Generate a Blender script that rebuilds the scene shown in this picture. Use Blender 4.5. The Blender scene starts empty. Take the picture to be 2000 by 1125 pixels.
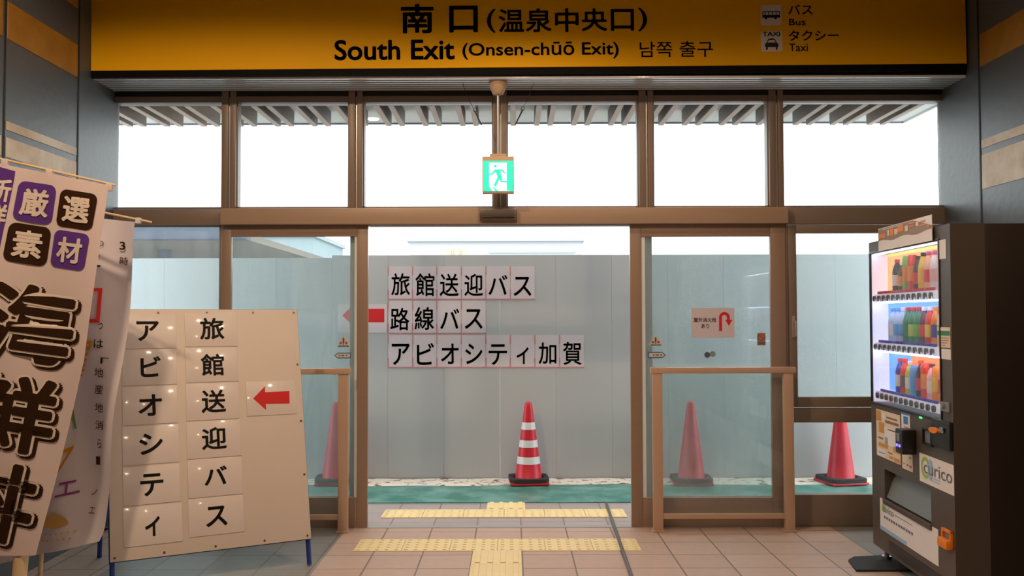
import bpy, bmesh, math, random
from mathutils import Vector, Matrix
from bpy_extras.object_utils import world_to_camera_view  # noqa
random.seed(7)
SC = bpy.context.scene
COL = SC.collection
PI = math.pi

# ------------------------------------------------------------------ camera, sky, exposure
F, CX, CY, EYE = 1800.0, 1000.0, 562.5, 1.423
PITCH, ROLL = math.radians(1.83), math.radians(-0.15)
cam_data = bpy.data.cameras.new('camera')
cam_data.sensor_width = 36.0
cam_data.lens = F / 2000.0 * 36.0
cam_data.clip_end = 500
cam = bpy.data.objects.new('camera', cam_data)
COL.objects.link(cam)
CAM_M = Matrix.Translation((0, 0, EYE)) @ Matrix.Rotation(PI / 2 + PITCH, 4, 'X') @ Matrix.Rotation(ROLL, 4, 'Z')
cam.matrix_world = CAM_M
SC.camera = cam

vs = SC.view_settings
vs.view_transform = 'Standard'
vs.look = 'None'
vs.gamma = 1.0
vs.exposure = 0.0
vs.use_curve_mapping = False

world = bpy.data.worlds.new('overcast_sky')
SC.world = world
world.use_nodes = True
wn = world.node_tree
wn.nodes['Background'].inputs['Color'].default_value = (0.96, 0.98, 1.0, 1)
SKY = 4.0
wn.nodes['Background'].inputs['Strength'].default_value = SKY

WARM = (1.0, 0.71, 0.47)
LAMP_W = 95.0          # watts of each recessed ceiling lamp


# ------------------------------------------------------------------ measuring helpers
def ray(px, py):
    d = CAM_M.to_3x3() @ Vector(((px - CX) / F, (CY - py) / F, -1.0))
    return Vector((0, 0, EYE)), d


def at(px, py, Y):
    o, d = ray(px, py)
    return o + d * ((Y - o.y) / d.y)


def at_z(px, py, z):
    o, d = ray(px, py)
    return o + d * ((z - o.z) / d.z)


def at_x(px, py, x):
    o, d = ray(px, py)
    return o + d * ((x - o.x) / d.x)


class Plane:
    """A surface with its own frame: origin O, axes U (to the viewer's right) and V (up), N towards the viewer."""
    def __init__(self, O, U, V):
        self.O, self.U, self.V = Vector(O), Vector(U).normalized(), Vector(V).normalized()
        self.N = self.U.cross(self.V).normalized()

    def hit(self, px, py, d=0.0):
        o, r = ray(px, py)
        q = self.O + self.N * d
        t = (q - o).dot(self.N) / r.dot(self.N)
        p = o + r * t - q
        return p.dot(self.U), p.dot(self.V)

    def pt(self, u, v, d=0.0):
        return self.O + self.U * u + self.V * v + self.N * d

    def box(self, px0, py0, px1, py1):
        """Rectangle (u0, v0, u1, v1) whose side mid-points fall on the measured rectangle."""
        mx, my = (px0 + px1) / 2, (py0 + py1) / 2
        return (self.hit(px0, my)[0], self.hit(mx, py1)[1], self.hit(px1, my)[0], self.hit(mx, py0)[1])


# ------------------------------------------------------------------ materials
def lin(c):
    c = c / 255.0
    return c / 12.92 if c <= 0.04045 else ((c + 0.055) / 1.055) ** 2.4


def rgb(r, g, b):
    return (lin(r), lin(g), lin(b), 1.0)


def new_mat(name):
    m = bpy.data.materials.new(name)
    m.use_nodes = True
    nt = m.node_tree
    return m, nt, nt.nodes['Principled BSDF']


def mat(name, c, rough=0.5, metal=0.0, var=0.06, scale=6.0, bump=0.0, spec=0.5, coat=0.0, emit=0.0, stretch=None):
    m, nt, b = new_mat(name)
    L = nt.links.new
    tc = nt.nodes.new('ShaderNodeTexCoord')
    mp = nt.nodes.new('ShaderNodeMapping')
    if stretch:
        mp.inputs['Scale'].default_value = stretch
    L(tc.outputs['Object'], mp.inputs['Vector'])
    nz = nt.nodes.new('ShaderNodeTexNoise')
    nz.inputs['Scale'].default_value = scale
    nz.inputs['Detail'].default_value = 5
    L(mp.outputs['Vector'], nz.inputs['Vector'])
    mx = nt.nodes.new('ShaderNodeMix')
    mx.data_type = 'RGBA'
    base = rgb(*c)
    mx.inputs['A'].default_value = tuple(max(0, x * (1 - var)) for x in base[:3]) + (1,)
    mx.inputs['B'].default_value = tuple(min(1, x * (1 + var)) for x in base[:3]) + (1,)
    L(nz.outputs['Fac'], mx.inputs['Factor'])
    L(mx.outputs['Result'], b.inputs['Base Color'])
    b.inputs['Roughness'].default_value = rough
    b.inputs['Metallic'].default_value = metal
    b.inputs['Specular IOR Level'].default_value = spec
    b.inputs['Coat Weight'].default_value = coat
    b.inputs['Coat Roughness'].default_value = 0.08
    if emit:
        L(mx.outputs['Result'], b.inputs['Emission Color'])
        b.inputs['Emission Strength'].default_value = emit
    if bump:
        bp = nt.nodes.new('ShaderNodeBump')
        bp.inputs['Strength'].default_value = bump
        bp.inputs['Distance'].default_value = 0.01
        L(nz.outputs['Fac'], bp.inputs['Height'])
        L(bp.outputs['Normal'], b.inputs['Normal'])
    return m


def glass_mat(name, tint=(0.86, 0.94, 0.94), dirt=0.06, streak=True):
    m, nt, b = new_mat(name)
    nt.nodes.remove(b)
    L = nt.links.new
    out = nt.nodes['Material Output']
    tr = nt.nodes.new('ShaderNodeBsdfTransparent')
    tr.inputs['Color'].default_value = tint + (1,)
    gl = nt.nodes.new('ShaderNodeBsdfGlossy')
    gl.inputs['Roughness'].default_value = 0.02
    fr = nt.nodes.new('ShaderNodeFresnel')
    fr.inputs['IOR'].default_value = 1.45
    ge = nt.nodes.new('ShaderNodeNewGeometry')
    io = nt.nodes.new('ShaderNodeMapRange')       # same reflectance from both sides of the thin pane
    io.inputs['To Min'].default_value = 1.45
    io.inputs['To Max'].default_value = 1 / 1.45
    L(ge.outputs['Backfacing'], io.inputs['Value'])
    L(io.outputs['Result'], fr.inputs['IOR'])
    m1 = nt.nodes.new('ShaderNodeMixShader')
    L(fr.outputs['Fac'], m1.inputs['Fac'])
    L(tr.outputs['BSDF'], m1.inputs[1])
    L(gl.outputs['BSDF'], m1.inputs[2])
    df = nt.nodes.new('ShaderNodeBsdfDiffuse')
    df.inputs['Color'].default_value = (0.8, 0.85, 0.86, 1)
    tl = nt.nodes.new('ShaderNodeBsdfTranslucent')
    tl.inputs['Color'].default_value = (0.75, 0.85, 0.88, 1)
    ad = nt.nodes.new('ShaderNodeMixShader')
    ad.inputs['Fac'].default_value = 0.5
    L(df.outputs['BSDF'], ad.inputs[1])
    L(tl.outputs['BSDF'], ad.inputs[2])
    m2 = nt.nodes.new('ShaderNodeMixShader')
    tc = nt.nodes.new('ShaderNodeTexCoord')
    mp = nt.nodes.new('ShaderNodeMapping')
    mp.inputs['Scale'].default_value = (9, 9, 1.2) if streak else (3, 3, 3)
    nz = nt.nodes.new('ShaderNodeTexNoise')
    nz.inputs['Scale'].default_value = 2.0
    nz.inputs['Detail'].default_value = 6
    mr = nt.nodes.new('ShaderNodeMapRange')
    mr.inputs['From Min'].default_value = 0.3
    mr.inputs['From Max'].default_value = 0.75
    mr.inputs['To Min'].default_value = dirt * 0.5
    mr.inputs['To Max'].default_value = dirt * 1.6
    L(tc.outputs['Object'], mp.inputs['Vector'])
    L(mp.outputs['Vector'], nz.inputs['Vector'])
    L(nz.outputs['Fac'], mr.inputs['Value'])
    L(mr.outputs['Result'], m2.inputs['Fac'])
    L(m1.outputs['Shader'], m2.inputs[1])
    L(ad.outputs['Shader'], m2.inputs[2])
    L(m2.outputs['Shader'], out.inputs['Surface'])
    return m


def cloth_mat(name, c, var=0.05):
    m, nt, b = new_mat(name)
    L = nt.links.new
    nt.nodes.remove(b)
    out = nt.nodes['Material Output']
    tc = nt.nodes.new('ShaderNodeTexCoord')
    nz = nt.nodes.new('ShaderNodeTexNoise')
    nz.inputs['Scale'].default_value = 5
    L(tc.outputs['Object'], nz.inputs['Vector'])
    mx = nt.nodes.new('ShaderNodeMix')
    mx.data_type = 'RGBA'
    base = rgb(*c)
    mx.inputs['A'].default_value = tuple(x * (1 - var) for x in base[:3]) + (1,)
    mx.inputs['B'].default_value = tuple(min(1, x * (1 + var)) for x in base[:3]) + (1,)
    L(nz.outputs['Fac'], mx.inputs['Factor'])
    df = nt.nodes.new('ShaderNodeBsdfDiffuse')
    tl = nt.nodes.new('ShaderNodeBsdfTranslucent')
    L(mx.outputs['Result'], df.inputs['Color'])
    L(mx.outputs['Result'], tl.inputs['Color'])
    ms = nt.nodes.new('ShaderNodeMixShader')
    ms.inputs['Fac'].default_value = 0.22
    L(df.outputs['BSDF'], ms.inputs[1])
    L(tl.outputs['BSDF'], ms.inputs[2])
    L(ms.outputs['Shader'], out.inputs['Surface'])
    return m


def floor_mat(name, c1, c2, grout, ox, oy, size=0.3, mortar=0.005, rough=0.4, bands=None, band_col=None):
    """Square ceramic tiles; bands = list of (x0, x1) strips of a greyer tile."""
    m, nt, b = new_mat(name)
    L = nt.links.new
    tc = nt.nodes.new('ShaderNodeTexCoord')
    mp = nt.nodes.new('ShaderNodeMapping')
    mp.inputs['Location'].default_value = (-ox + 30 * size, -oy + 60 * size, 0)
    L(tc.outputs['Object'], mp.inputs['Vector'])
    br = nt.nodes.new('ShaderNodeTexBrick')
    br.offset = 0.0
    br.squash = 1.0
    br.inputs['Scale'].default_value = 1.0
    br.inputs['Brick Width'].default_value = size
    br.inputs['Row Height'].default_value = size
    br.inputs['Mortar Size'].default_value = mortar
    br.inputs['Mortar Smooth'].default_value = 0.1
    br.inputs['Color1'].default_value = rgb(*c1)
    br.inputs['Color2'].default_value = rgb(*c2)
    br.inputs['Mortar'].default_value = rgb(*grout)
    L(mp.outputs['Vector'], br.inputs['Vector'])
    col = br.outputs['Color']
    if bands:
        sep = nt.nodes.new('ShaderNodeSeparateXYZ')
        L(tc.outputs['Object'], sep.inputs['Vector'])
        tot = None
        for x0, x1 in bands:
            g = nt.nodes.new('ShaderNodeMath'); g.operation = 'GREATER_THAN'; g.inputs[1].default_value = x0
            l = nt.nodes.new('ShaderNodeMath'); l.operation = 'LESS_THAN'; l.inputs[1].default_value = x1
            a = nt.nodes.new('ShaderNodeMath'); a.operation = 'MULTIPLY'
            L(sep.outputs['X'], g.inputs[0]); L(sep.outputs['X'], l.inputs[0])
            L(g.outputs[0], a.inputs[0]); L(l.outputs[0], a.inputs[1])
            if tot is None:
                tot = a.outputs[0]
            else:
                s = nt.nodes.new('ShaderNodeMath'); s.operation = 'MAXIMUM'
                L(tot, s.inputs[0]); L(a.outputs[0], s.inputs[1])
                tot = s.outputs[0]
        mx = nt.nodes.new('ShaderNodeMix'); mx.data_type = 'RGBA'; mx.blend_type = 'MIX'
        b2 = nt.nodes.new('ShaderNodeTexBrick')
        b2.offset = 0.0
        for k in ('Scale', 'Brick Width', 'Row Height', 'Mortar Size', 'Mortar Smooth'):
            b2.inputs[k].default_value = br.inputs[k].default_value
        b2.inputs['Color1'].default_value = rgb(*band_col)
        b2.inputs['Color2'].default_value = rgb(*[x - 6 for x in band_col])
        b2.inputs['Mortar'].default_value = rgb(*grout)
        L(mp.outputs['Vector'], b2.inputs['Vector'])
        L(tot, mx.inputs['Factor']); L(col, mx.inputs['A']); L(b2.outputs['Color'], mx.inputs['B'])
        col = mx.outputs['Result']
    nz = nt.nodes.new('ShaderNodeTexNoise'); nz.inputs['Scale'].default_value = 14; nz.inputs['Detail'].default_value = 6
    L(tc.outputs['Object'], nz.inputs['Vector'])
    mr = nt.nodes.new('ShaderNodeMapRange'); mr.inputs['To Min'].default_value = 0.88; mr.inputs['To Max'].default_value = 1.1
    L(nz.outputs['Fac'], mr.inputs['Value'])
    mu = nt.nodes.new('ShaderNodeMix'); mu.data_type = 'RGBA'; mu.blend_type = 'MULTIPLY'; mu.inputs['Factor'].default_value = 1.0
    cmb = nt.nodes.new('ShaderNodeCombineColor')
    for k in ('Red', 'Green', 'Blue'):
        L(mr.outputs['Result'], cmb.inputs[k])
    L(col, mu.inputs['A']); L(cmb.outputs['Color'], mu.inputs['B'])
    L(mu.outputs['Result'], b.inputs['Base Color'])
    b.inputs['Roughness'].default_value = rough
    bp = nt.nodes.new('ShaderNodeBump'); bp.inputs['Strength'].default_value = 0.35; bp.inputs['Distance'].default_value = 0.004
    bp.invert = True
    L(br.outputs['Fac'], bp.inputs['Height'])
    L(bp.outputs['Normal'], b.inputs['Normal'])
    return m


def patch_mat(name, c1, c2, scale, lo, hi, rough=0.7):
    """Two colours in irregular patches (wet mat, debris, gold leaf)."""
    m, nt, b = new_mat(name)
    L = nt.links.new
    tc = nt.nodes.new('ShaderNodeTexCoord')
    nz = nt.nodes.new('ShaderNodeTexNoise')
    nz.inputs['Scale'].default_value = scale
    nz.inputs['Detail'].default_value = 8
    nz.inputs['Roughness'].default_value = 0.65
    L(tc.outputs['Object'], nz.inputs['Vector'])
    cr = nt.nodes.new('ShaderNodeValToRGB')
    cr.color_ramp.elements[0].position = lo
    cr.color_ramp.elements[0].color = rgb(*c1)
    cr.color_ramp.elements[1].position = hi
    cr.color_ramp.elements[1].color = rgb(*c2)
    L(nz.outputs['Fac'], cr.inputs['Fac'])
    L(cr.outputs['Color'], b.inputs['Base Color'])
    b.inputs['Roughness'].default_value = rough
    bp = nt.nodes.new('ShaderNodeBump'); bp.inputs['Strength'].default_value = 0.2; bp.inputs['Distance'].default_value = 0.01
    L(nz.outputs['Fac'], bp.inputs['Height'])
    L(bp.outputs['Normal'], b.inputs['Normal'])
    return m


def lamp_mat(name, c, strength):
    m, nt, b = new_mat(name)
    nz = nt.nodes.new('ShaderNodeTexNoise'); nz.inputs['Scale'].default_value = 4
    mx = nt.nodes.new('ShaderNodeMix'); mx.data_type = 'RGBA'
    base = rgb(*c)
    mx.inputs['A'].default_value = tuple(x * 0.94 for x in base[:3]) + (1,)
    mx.inputs['B'].default_value = base
    nt.links.new(nz.outputs['Fac'], mx.inputs['Factor'])
    nt.links.new(mx.outputs['Result'], b.inputs['Emission Color'])
    nt.links.new(mx.outputs['Result'], b.inputs['Base Color'])
    b.inputs['Emission Strength'].default_value = strength
    return m


M = {
    'bronze_mid': mat('bronze_door_frame', (146, 122, 105), 0.38, 0.0, 0.05, 3, stretch=(1, 1, 12)),
    'bronze': mat('bronze_aluminium', (166, 142, 122), 0.38, 0.0, 0.05, 3, stretch=(1, 1, 12)),
    'bronze_dark_and_shaded': mat('dark_and_shaded_bronze', (128, 112, 100), 0.4, 0.0, 0.05, 3),
    'silver': mat('brushed_aluminium', (190, 190, 186), 0.35, 0.6, 0.05, 8),
    'outer_frame': mat('outer_screen_frame', (150, 146, 138), 0.45, 0.2, 0.04, 5),
    'rail': mat('tan_painted_rail', (190, 158, 132), 0.35, 0.0, 0.05, 5),
    'wall': mat('charcoal_wall_panel', (80, 87, 92), 0.42, 0.0, 0.12, 22, bump=0.15),
    'wall_dark': mat('black_lintel', (9, 9, 11), 0.7, 0.0, 0.08, 6, spec=0.15),
    'groove': mat('dark_groove', (22, 23, 24), 0.7),
    'ceil': mat('ceiling_board', (92, 90, 86), 0.8),
    'backwall': mat('concourse_wall', (100, 94, 86), 0.8),
    'gold': patch_mat('gold_leaf', (150, 100, 24), (178, 128, 46), 5, 0.35, 0.7, 0.5),
    'beige_leaf': patch_mat('pale_gold_leaf', (186, 160, 120), (214, 198, 168), 5, 0.35, 0.65, 0.5),
    'yellow_sign': mat('yellow_sign_face', (240, 178, 0), 0.6, 0, 0.02, 3, spec=0.15),
    'sign_ink': mat('dark_brown_print', (44, 28, 16), 0.6, spec=0.2),
    'icon_white': mat('white_print', (222, 214, 208), 0.6),
    'louver': mat('glossy_soffit_slat', (236, 240, 244), 0.2, 0.0, 0.05, 5, stretch=(0.3, 1, 1), coat=0.6),
    'glass': glass_mat('clear_window_glass', (0.95, 0.98, 0.98), 0.015),
    'glass_dirty': glass_mat('dusty_door_glass', (0.90, 0.96, 0.965), 0.085),
    'acrylic': glass_mat('scuffed_acrylic', (0.95, 0.97, 0.96), 0.018, False),
    'vm_glass': glass_mat('display_glass', (0.97, 0.98, 1.0), 0.01, False),
    'fence': mat('pale_grey_steel_panel', (182, 187, 190), 0.5, 0.0, 0.03, 2, spec=0.4),
    'paper': mat('white_laminated_paper', (220, 210, 206), 0.3, 0, 0.02, 10, coat=0.5),
    'paper_matt': mat('white_paper', (208, 200, 206), 0.7, 0, 0.02, 10),
    'tape': patch_mat('pink_and_orange_tape', (190, 120, 150), (196, 150, 120), 3, 0.45, 0.55),
    'ink': mat('black_print', (14, 14, 16), 0.55),
    'red': mat('red_print', (206, 20, 28), 0.5),
    'cone_red': mat('red_cone_plastic', (206, 30, 52), 0.4, 0, 0.05, 4),
    'cone_white': mat('white_reflective_band', (222, 226, 228), 0.35, 0, 0.04, 40),
    'rubber': mat('black_rubber', (38, 38, 40), 0.7, 0, 0.2, 20, bump=0.2),
    'mat_green': patch_mat('wet_green_walkway', (46, 126, 114), (120, 172, 162), 4.0, 0.42, 0.66, 0.28),
    'debris': patch_mat('pale_grit', (104, 80, 60), (234, 224, 208), 11, 0.38, 0.47, 0.9),
    'tact': mat('yellow_tactile_tile', (238, 216, 158), 0.5, 0, 0.06, 9),
    'cable': mat('grey_cable_cover', (92, 90, 92), 0.5, 0, 0.06, 9),
    'board': mat('white_sign_board', (214, 202, 192), 0.5, 0, 0.04, 3),
    'blue_steel': mat('blue_painted_steel', (36, 62, 140), 0.4, 0.1),
    'screw': mat('screw_head', (110, 100, 92), 0.35, 0.8),
    'cloth': cloth_mat('white_banner_cloth', (232, 216, 214)),
    'cloth2': cloth_mat('thin_banner_cloth', (226, 220, 226)),
    'purple': cloth_mat('purple_dye', (104, 66, 150)),
    'brown_dye': cloth_mat('dark_brown_dye', (62, 42, 30)),
    'white_dye': cloth_mat('undyed_white', (240, 226, 214)),
    'red_dye': cloth_mat('red_dye', (232, 72, 66)),
    'orange_dye': cloth_mat('orange_dye', (222, 150, 36)),
    'green_dye': cloth_mat('green_dye', (110, 150, 80)),
    'violet_dye': cloth_mat('violet_dye', (150, 70, 140)),
    'sun_dye': cloth_mat('ochre_dye', (214, 176, 108)),
    'maroon_dye': cloth_mat('maroon_dye', (92, 50, 46)),
    'pole': mat('cream_pole', (216, 190, 150), 0.45),
    'batten_lit_under': mat('lit_pink_batten_underside', (216, 194, 182), 0.7, 0, 0.08, 3, stretch=(8, 1, 8)),
    'batten_shaded_side': mat('shaded_brown_batten', (104, 90, 82), 0.7, 0, 0.12, 3, stretch=(8, 1, 8)),  # brown darkened: shade between the battens painted into the colour
    'soffit': mat('pale_soffit', (226, 226, 222), 0.8),
    'fascia': mat('blue_grey_fascia', (120, 128, 150), 0.6),
    'shelter': mat('slate_fascia', (78, 82, 98), 0.6),
    'shelter_under': mat('brown_shelter_soffit', (128, 112, 100), 0.8, 0, 0.15, 4, stretch=(6, 1, 1)),
    'pale_wall': mat('pale_blue_wall', (158, 168, 172), 0.8),
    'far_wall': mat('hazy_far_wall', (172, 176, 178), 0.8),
    'cream': mat('cream_tank', (176, 166, 140), 0.7),
    'asphalt': mat('wet_asphalt', (150, 152, 154), 0.6, 0, 0.1, 3),
    'vm_body': mat('brown_machine_side', (38, 27, 22), 0.42, 0.1, 0.08, 5),
    'vm_front': mat('taupe_machine_front', (84, 75, 67), 0.38, 0.1, 0.05, 5),
    'vm_dark': mat('black_machine_plastic', (26, 26, 28), 0.35),
    'vm_grey': mat('grey_flap_plastic', (120, 128, 130), 0.25, 0, 0.05, 5, coat=0.4),
    'vm_white': mat('white_display_liner', (232, 230, 244), 0.5, emit=.3),
    'orange': mat('orange_plastic', (232, 128, 22), 0.4),
    'chrome': mat('chrome', (205, 205, 208), 0.15, 1.0),
    'exit_case': mat('beige_case', (196, 168, 140), 0.5),
    'sensor': mat('brown_sensor', (96, 82, 70), 0.35, 0.1),
    'wire': mat('black_wire', (34, 30, 28), 0.5),
}


# ------------------------------------------------------------------ mesh building
_text_cache = {}


def text2d(s, bold=0.0):
    """Outline of a piece of lettering, scaled to a unit box: (verts, faces)."""
    key = (s, bold)
    if key in _text_cache:
        return _text_cache[key]
    cu = bpy.data.curves.new('t', 'FONT')
    cu.body = s
    cu.offset = 0.0
    cu.resolution_u = 4
    ob = bpy.data.objects.new('t', cu)
    COL.objects.link(ob)
    bpy.context.view_layer.update()
    dg = bpy.context.evaluated_depsgraph_get()
    me = ob.evaluated_get(dg).to_mesh()
    vs_ = [(v.co.x, v.co.y) for v in me.vertices]
    fs = [tuple(p.vertices) for p in me.polygons]
    if bold > 0:                       # thicken the strokes evenly all round
        n = 8 if bold < .04 else 14
        one, onef = vs_, fs
        vs_, fs = [], []
        for k in range(n):
            a = 2 * PI * (k + .5) / n
            o_ = len(vs_)
            vs_ += [(x + bold * math.cos(a), y + bold * math.sin(a)) for x, y in one]
            fs += [tuple(i + o_ for i in f) for f in onef]
    ob.evaluated_get(dg).to_mesh_clear()
    bpy.data.objects.remove(ob)
    bpy.data.curves.remove(cu)
    xs = [v[0] for v in vs_]
    ys = [v[1] for v in vs_]
    x0, x1, y0, y1 = min(xs), max(xs), min(ys), max(ys)
    w, h = max(x1 - x0, 1e-6), max(y1 - y0, 1e-6)
    out = ([((x - x0) / w, (y - y0) / h) for x, y in vs_], fs, w / h)
    _text_cache[key] = out
    return out


def root_of(o):
    while o.parent is not None:
        o = o.parent
    return o


class MB:
    def __init__(self):
        self.v, self.f = [], []

    def add(self, verts, faces):
        n = len(self.v)
        self.v += [Vector(p) for p in verts]
        self.f += [tuple(i + n for i in f) for f in faces]
        return self

    def box(self, x0, y0, z0, x1, y1, z1, bev=0.0, fn=None):
        x0, x1 = min(x0, x1), max(x0, x1)
        y0, y1 = min(y0, y1), max(y0, y1)
        z0, z1 = min(z0, z1), max(z0, z1)
        fn = fn or (lambda a, b, c: Vector((a, b, c)))
        bev = min(bev, (x1 - x0) * 0.45, (y1 - y0) * 0.45, (z1 - z0) * 0.45)
        if bev <= 0:
            vv = [fn(x, y, z) for x in (x0, x1) for y in (y0, y1) for z in (z0, z1)]
            ff = [(0, 1, 3, 2), (4, 6, 7, 5), (0, 4, 5, 1), (2, 3, 7, 6), (0, 2, 6, 4), (1, 5, 7, 3)]
            return self.add(vv, ff)
        bm = bmesh.new()
        bmesh.ops.create_cube(bm, size=1.0)
        for v in bm.verts:
            v.co = Vector((x0 + (v.co.x + .5) * (x1 - x0), y0 + (v.co.y + .5) * (y1 - y0), z0 + (v.co.z + .5) * (z1 - z0)))
        bmesh.ops.bevel(bm, geom=bm.edges[:], offset=bev, segments=2, profile=0.6, affect='EDGES')
        bm.verts.index_update()
        self.add([fn(*v.co) for v in bm.verts], [tuple(v.index for v in f.verts) for f in bm.faces])
        bm.free()
        return self

    def pbox(self, P, u0, v0, u1, v1, d0, d1, bev=0.0):
        """Box on a Plane: rectangle u/v, from depth d0 to d1 along its normal."""
        return self.box(u0, v0, d0, u1, v1, d1, bev, fn=lambda u, v, d: P.pt(u, v, d))

    def tube(self, pts, r, seg=10, caps=True, r1=None):
        pts = [Vector(p) for p in pts]
        n = len(pts)
        rings = []
        for i, p in enumerate(pts):
            t = (pts[min(i + 1, n - 1)] - pts[max(i - 1, 0)]).normalized()
            a = Vector((0, 0, 1)) if abs(t.z) < 0.9 else Vector((1, 0, 0))
            e1 = t.cross(a).normalized()
            e2 = t.cross(e1).normalized()
            rr = r if r1 is None else r + (r1 - r) * i / max(1, n - 1)
            rings.append([p + (e1 * math.cos(2 * PI * k / seg) + e2 * math.sin(2 * PI * k / seg)) * rr for k in range(seg)])
        vv = [p for ring in rings for p in ring]
        ff = []
        for i in range(n - 1):
            for k in range(seg):
                a, b = i * seg + k, i * seg + (k + 1) % seg
                ff.append((a, b, b + seg, a + seg))
        if caps:
            ff.append(tuple(range(seg)))
            ff.append(tuple((n - 1) * seg + k for k in reversed(range(seg))))
        return self.add(vv, ff)

    def lathe(self, prof, c=(0, 0, 0), seg=24, square=0.0):
        """Profile [(r, z)] turned about a vertical axis through c."""
        vv, ff = [], []
        for r, z in prof:
            for k in range(seg):
                a = 2 * PI * (k + 0.5) / seg
                ca, sa = math.cos(a), math.sin(a)
                q = 1.0
                if square:
                    q = 1 / max(abs(ca), abs(sa)) * square + (1 - square)
                vv.append((c[0] + r * ca * q, c[1] + r * sa * q, c[2] + z))
        for i in range(len(prof) - 1):
            for k in range(seg):
                a, b = i * seg + k, i * seg + (k + 1) % seg
                ff.append((a, b, b + seg, a + seg))
        ff.append(tuple(reversed(range(seg))))
        ff.append(tuple((len(prof) - 1) * seg + k for k in range(seg)))
        return self.add(vv, ff)

    def poly(self, pts, fn):
        """Flat polygon given in 2D and mapped by fn(u, v)."""
        return self.add([fn(u, v) for u, v in pts], [tuple(range(len(pts)))])

    def prism(self, pts, fn, d0, d1):
        n = len(pts)
        vv = [fn(u, v, d0) for u, v in pts] + [fn(u, v, d1) for u, v in pts]
        ff = [tuple(range(n)), tuple(reversed(range(n, 2 * n)))]
        ff += [(i, (i + 1) % n, n + (i + 1) % n, n + i) for i in range(n)]
        return self.add(vv, ff)

    def text(self, s, box, fn, bold=0.0, rot=0.0, keep=False):
        """Lettering fitted into box (u0, v0, u1, v1) of a surface fn(u, v)."""
        vv, ff, asp = text2d(s, bold)
        u0, v0, u1, v1 = box
        w, h = u1 - u0, v1 - v0
        cu, cv = (u0 + u1) / 2, (v0 + v1) / 2
        if keep and asp * h < w:
            w = asp * h
        ca, sa = math.cos(rot), math.sin(rot)
        out = []
        for x, y in vv:
            a, b = (x - .5) * w, (y - .5) * h
            out.append(fn(cu + a * ca - b * sa, cv + a * sa + b * ca))
        return self.add(out, ff)

    def build(self, name, m, parent=None, origin=None, smooth=True):
        me = bpy.data.meshes.new(name)
        if parent is not None:
            off = Vector(root_of(parent).location)
        else:
            if origin is None:
                xs = [p.x for p in self.v]; ys = [p.y for p in self.v]; zs = [p.z for p in self.v]
                origin = ((min(xs) + max(xs)) / 2, (min(ys) + max(ys)) / 2, min(zs))
            off = Vector(origin)
        me.from_pydata([tuple(p - off) for p in self.v], [], self.f)
        me.validate()
        bm = bmesh.new()
        bm.from_mesh(me)
        bmesh.ops.recalc_face_normals(bm, faces=bm.faces[:])
        bm.to_mesh(me)
        bm.free()
        if smooth:
            me.polygons.foreach_set('use_smooth', [True] * len(me.polygons))
            me.set_sharp_from_angle(angle=math.radians(32))
        if m is not None:
            me.materials.append(M[m] if isinstance(m, str) else m)
        o = bpy.data.objects.new(name, me)
        COL.objects.link(o)
        if parent is not None:
            o.parent = parent
        else:
            o.location = off
        return o


def tag(o, label=None, cat=None, group=None, kind=None):
    if label: o['label'] = label
    if cat: o['category'] = cat
    if group: o['group'] = group
    if kind: o['kind'] = kind
    return o


def thing(name, loc, label=None, cat=None, group=None, kind=None):
    o = bpy.data.objects.new(name, None)
    o.empty_display_size = 0.1
    COL.objects.link(o)
    o.location = Vector(loc)
    return tag(o, label, cat, group, kind)


def copy_tree(o, loc, label=None, group=None):
    r = o.copy(); COL.objects.link(r); r.location = Vector(loc)
    if label: r['label'] = label
    if group: r['group'] = group
    for ch in list(o.children):
        c = ch.copy(); COL.objects.link(c); c.parent = r
        for g in list(ch.children):
            d = g.copy(); COL.objects.link(d); d.parent = c
    return r


def struct(o):
    o['kind'] = 'structure'
    return o


def rect(px0, py0, px1, py1, Y):
    a, b = at(px0, (py0 + py1) / 2, Y).x, at(px1, (py0 + py1) / 2, Y).x
    c, d = at((px0 + px1) / 2, py1, Y).z, at((px0 + px1) / 2, py0, Y).z
    return a, c, b, d        # x0, z0, x1, z1


# ------------------------------------------------------------------ main dimensions
YF = at_z(976, 1031, 0).y                  # inner face of the glazed front
XL = at(222, 300, YF).x
XR = at(1844, 300, YF).x
YS = YF - 0.36                             # face of the yellow sign lintel
ZC = 3.95                                  # ceiling
YB = -5.0                                  # wall behind the camera
YW = at_z(976, 936, 0).y                   # construction fence
DECK = YF + 0.14

# ------------------------------------------------------------------ setting
tile_o = at_z(1020, 1083.7, 0)
M['floor'] = floor_mat('terracotta_floor_tiles', (196, 168, 150), (190, 161, 143), (124, 106, 94), tile_o.x, tile_o.y,
                       bands=[(-2.3, -1.12), (2.16, 3.2)], band_col=(146, 140, 132))
M['pave'] = floor_mat('outdoor_paving_tiles', (176, 164, 160), (168, 156, 152), (128, 120, 116), tile_o.x, tile_o.y, rough=0.35)

struct(MB().box(XL - 0.2, YB, -0.1, XR + 0.2, YF + 0.07, 0).build('floor', 'floor', origin=(0, 0, 0)))
struct(MB().box(-9, YF + 0.07, -0.1, 9, YW + 2, -0.001).build('pavement', 'pave', origin=(0, 0, 0)))
struct(MB().box(-90, YW + 2, -0.12, 90, 140, -0.02).build('road', 'asphalt', origin=(0, 0, 0)))
struct(MB().box(XL - 0.3, YB, ZC, XR + 0.3, YF + 0.2, ZC + 0.15).build('ceiling', 'ceil'))
struct(MB().box(XL - 0.3, YB - 0.2, 0, XR + 0.3, YB, ZC).build('wall_back', 'backwall'))


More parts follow.
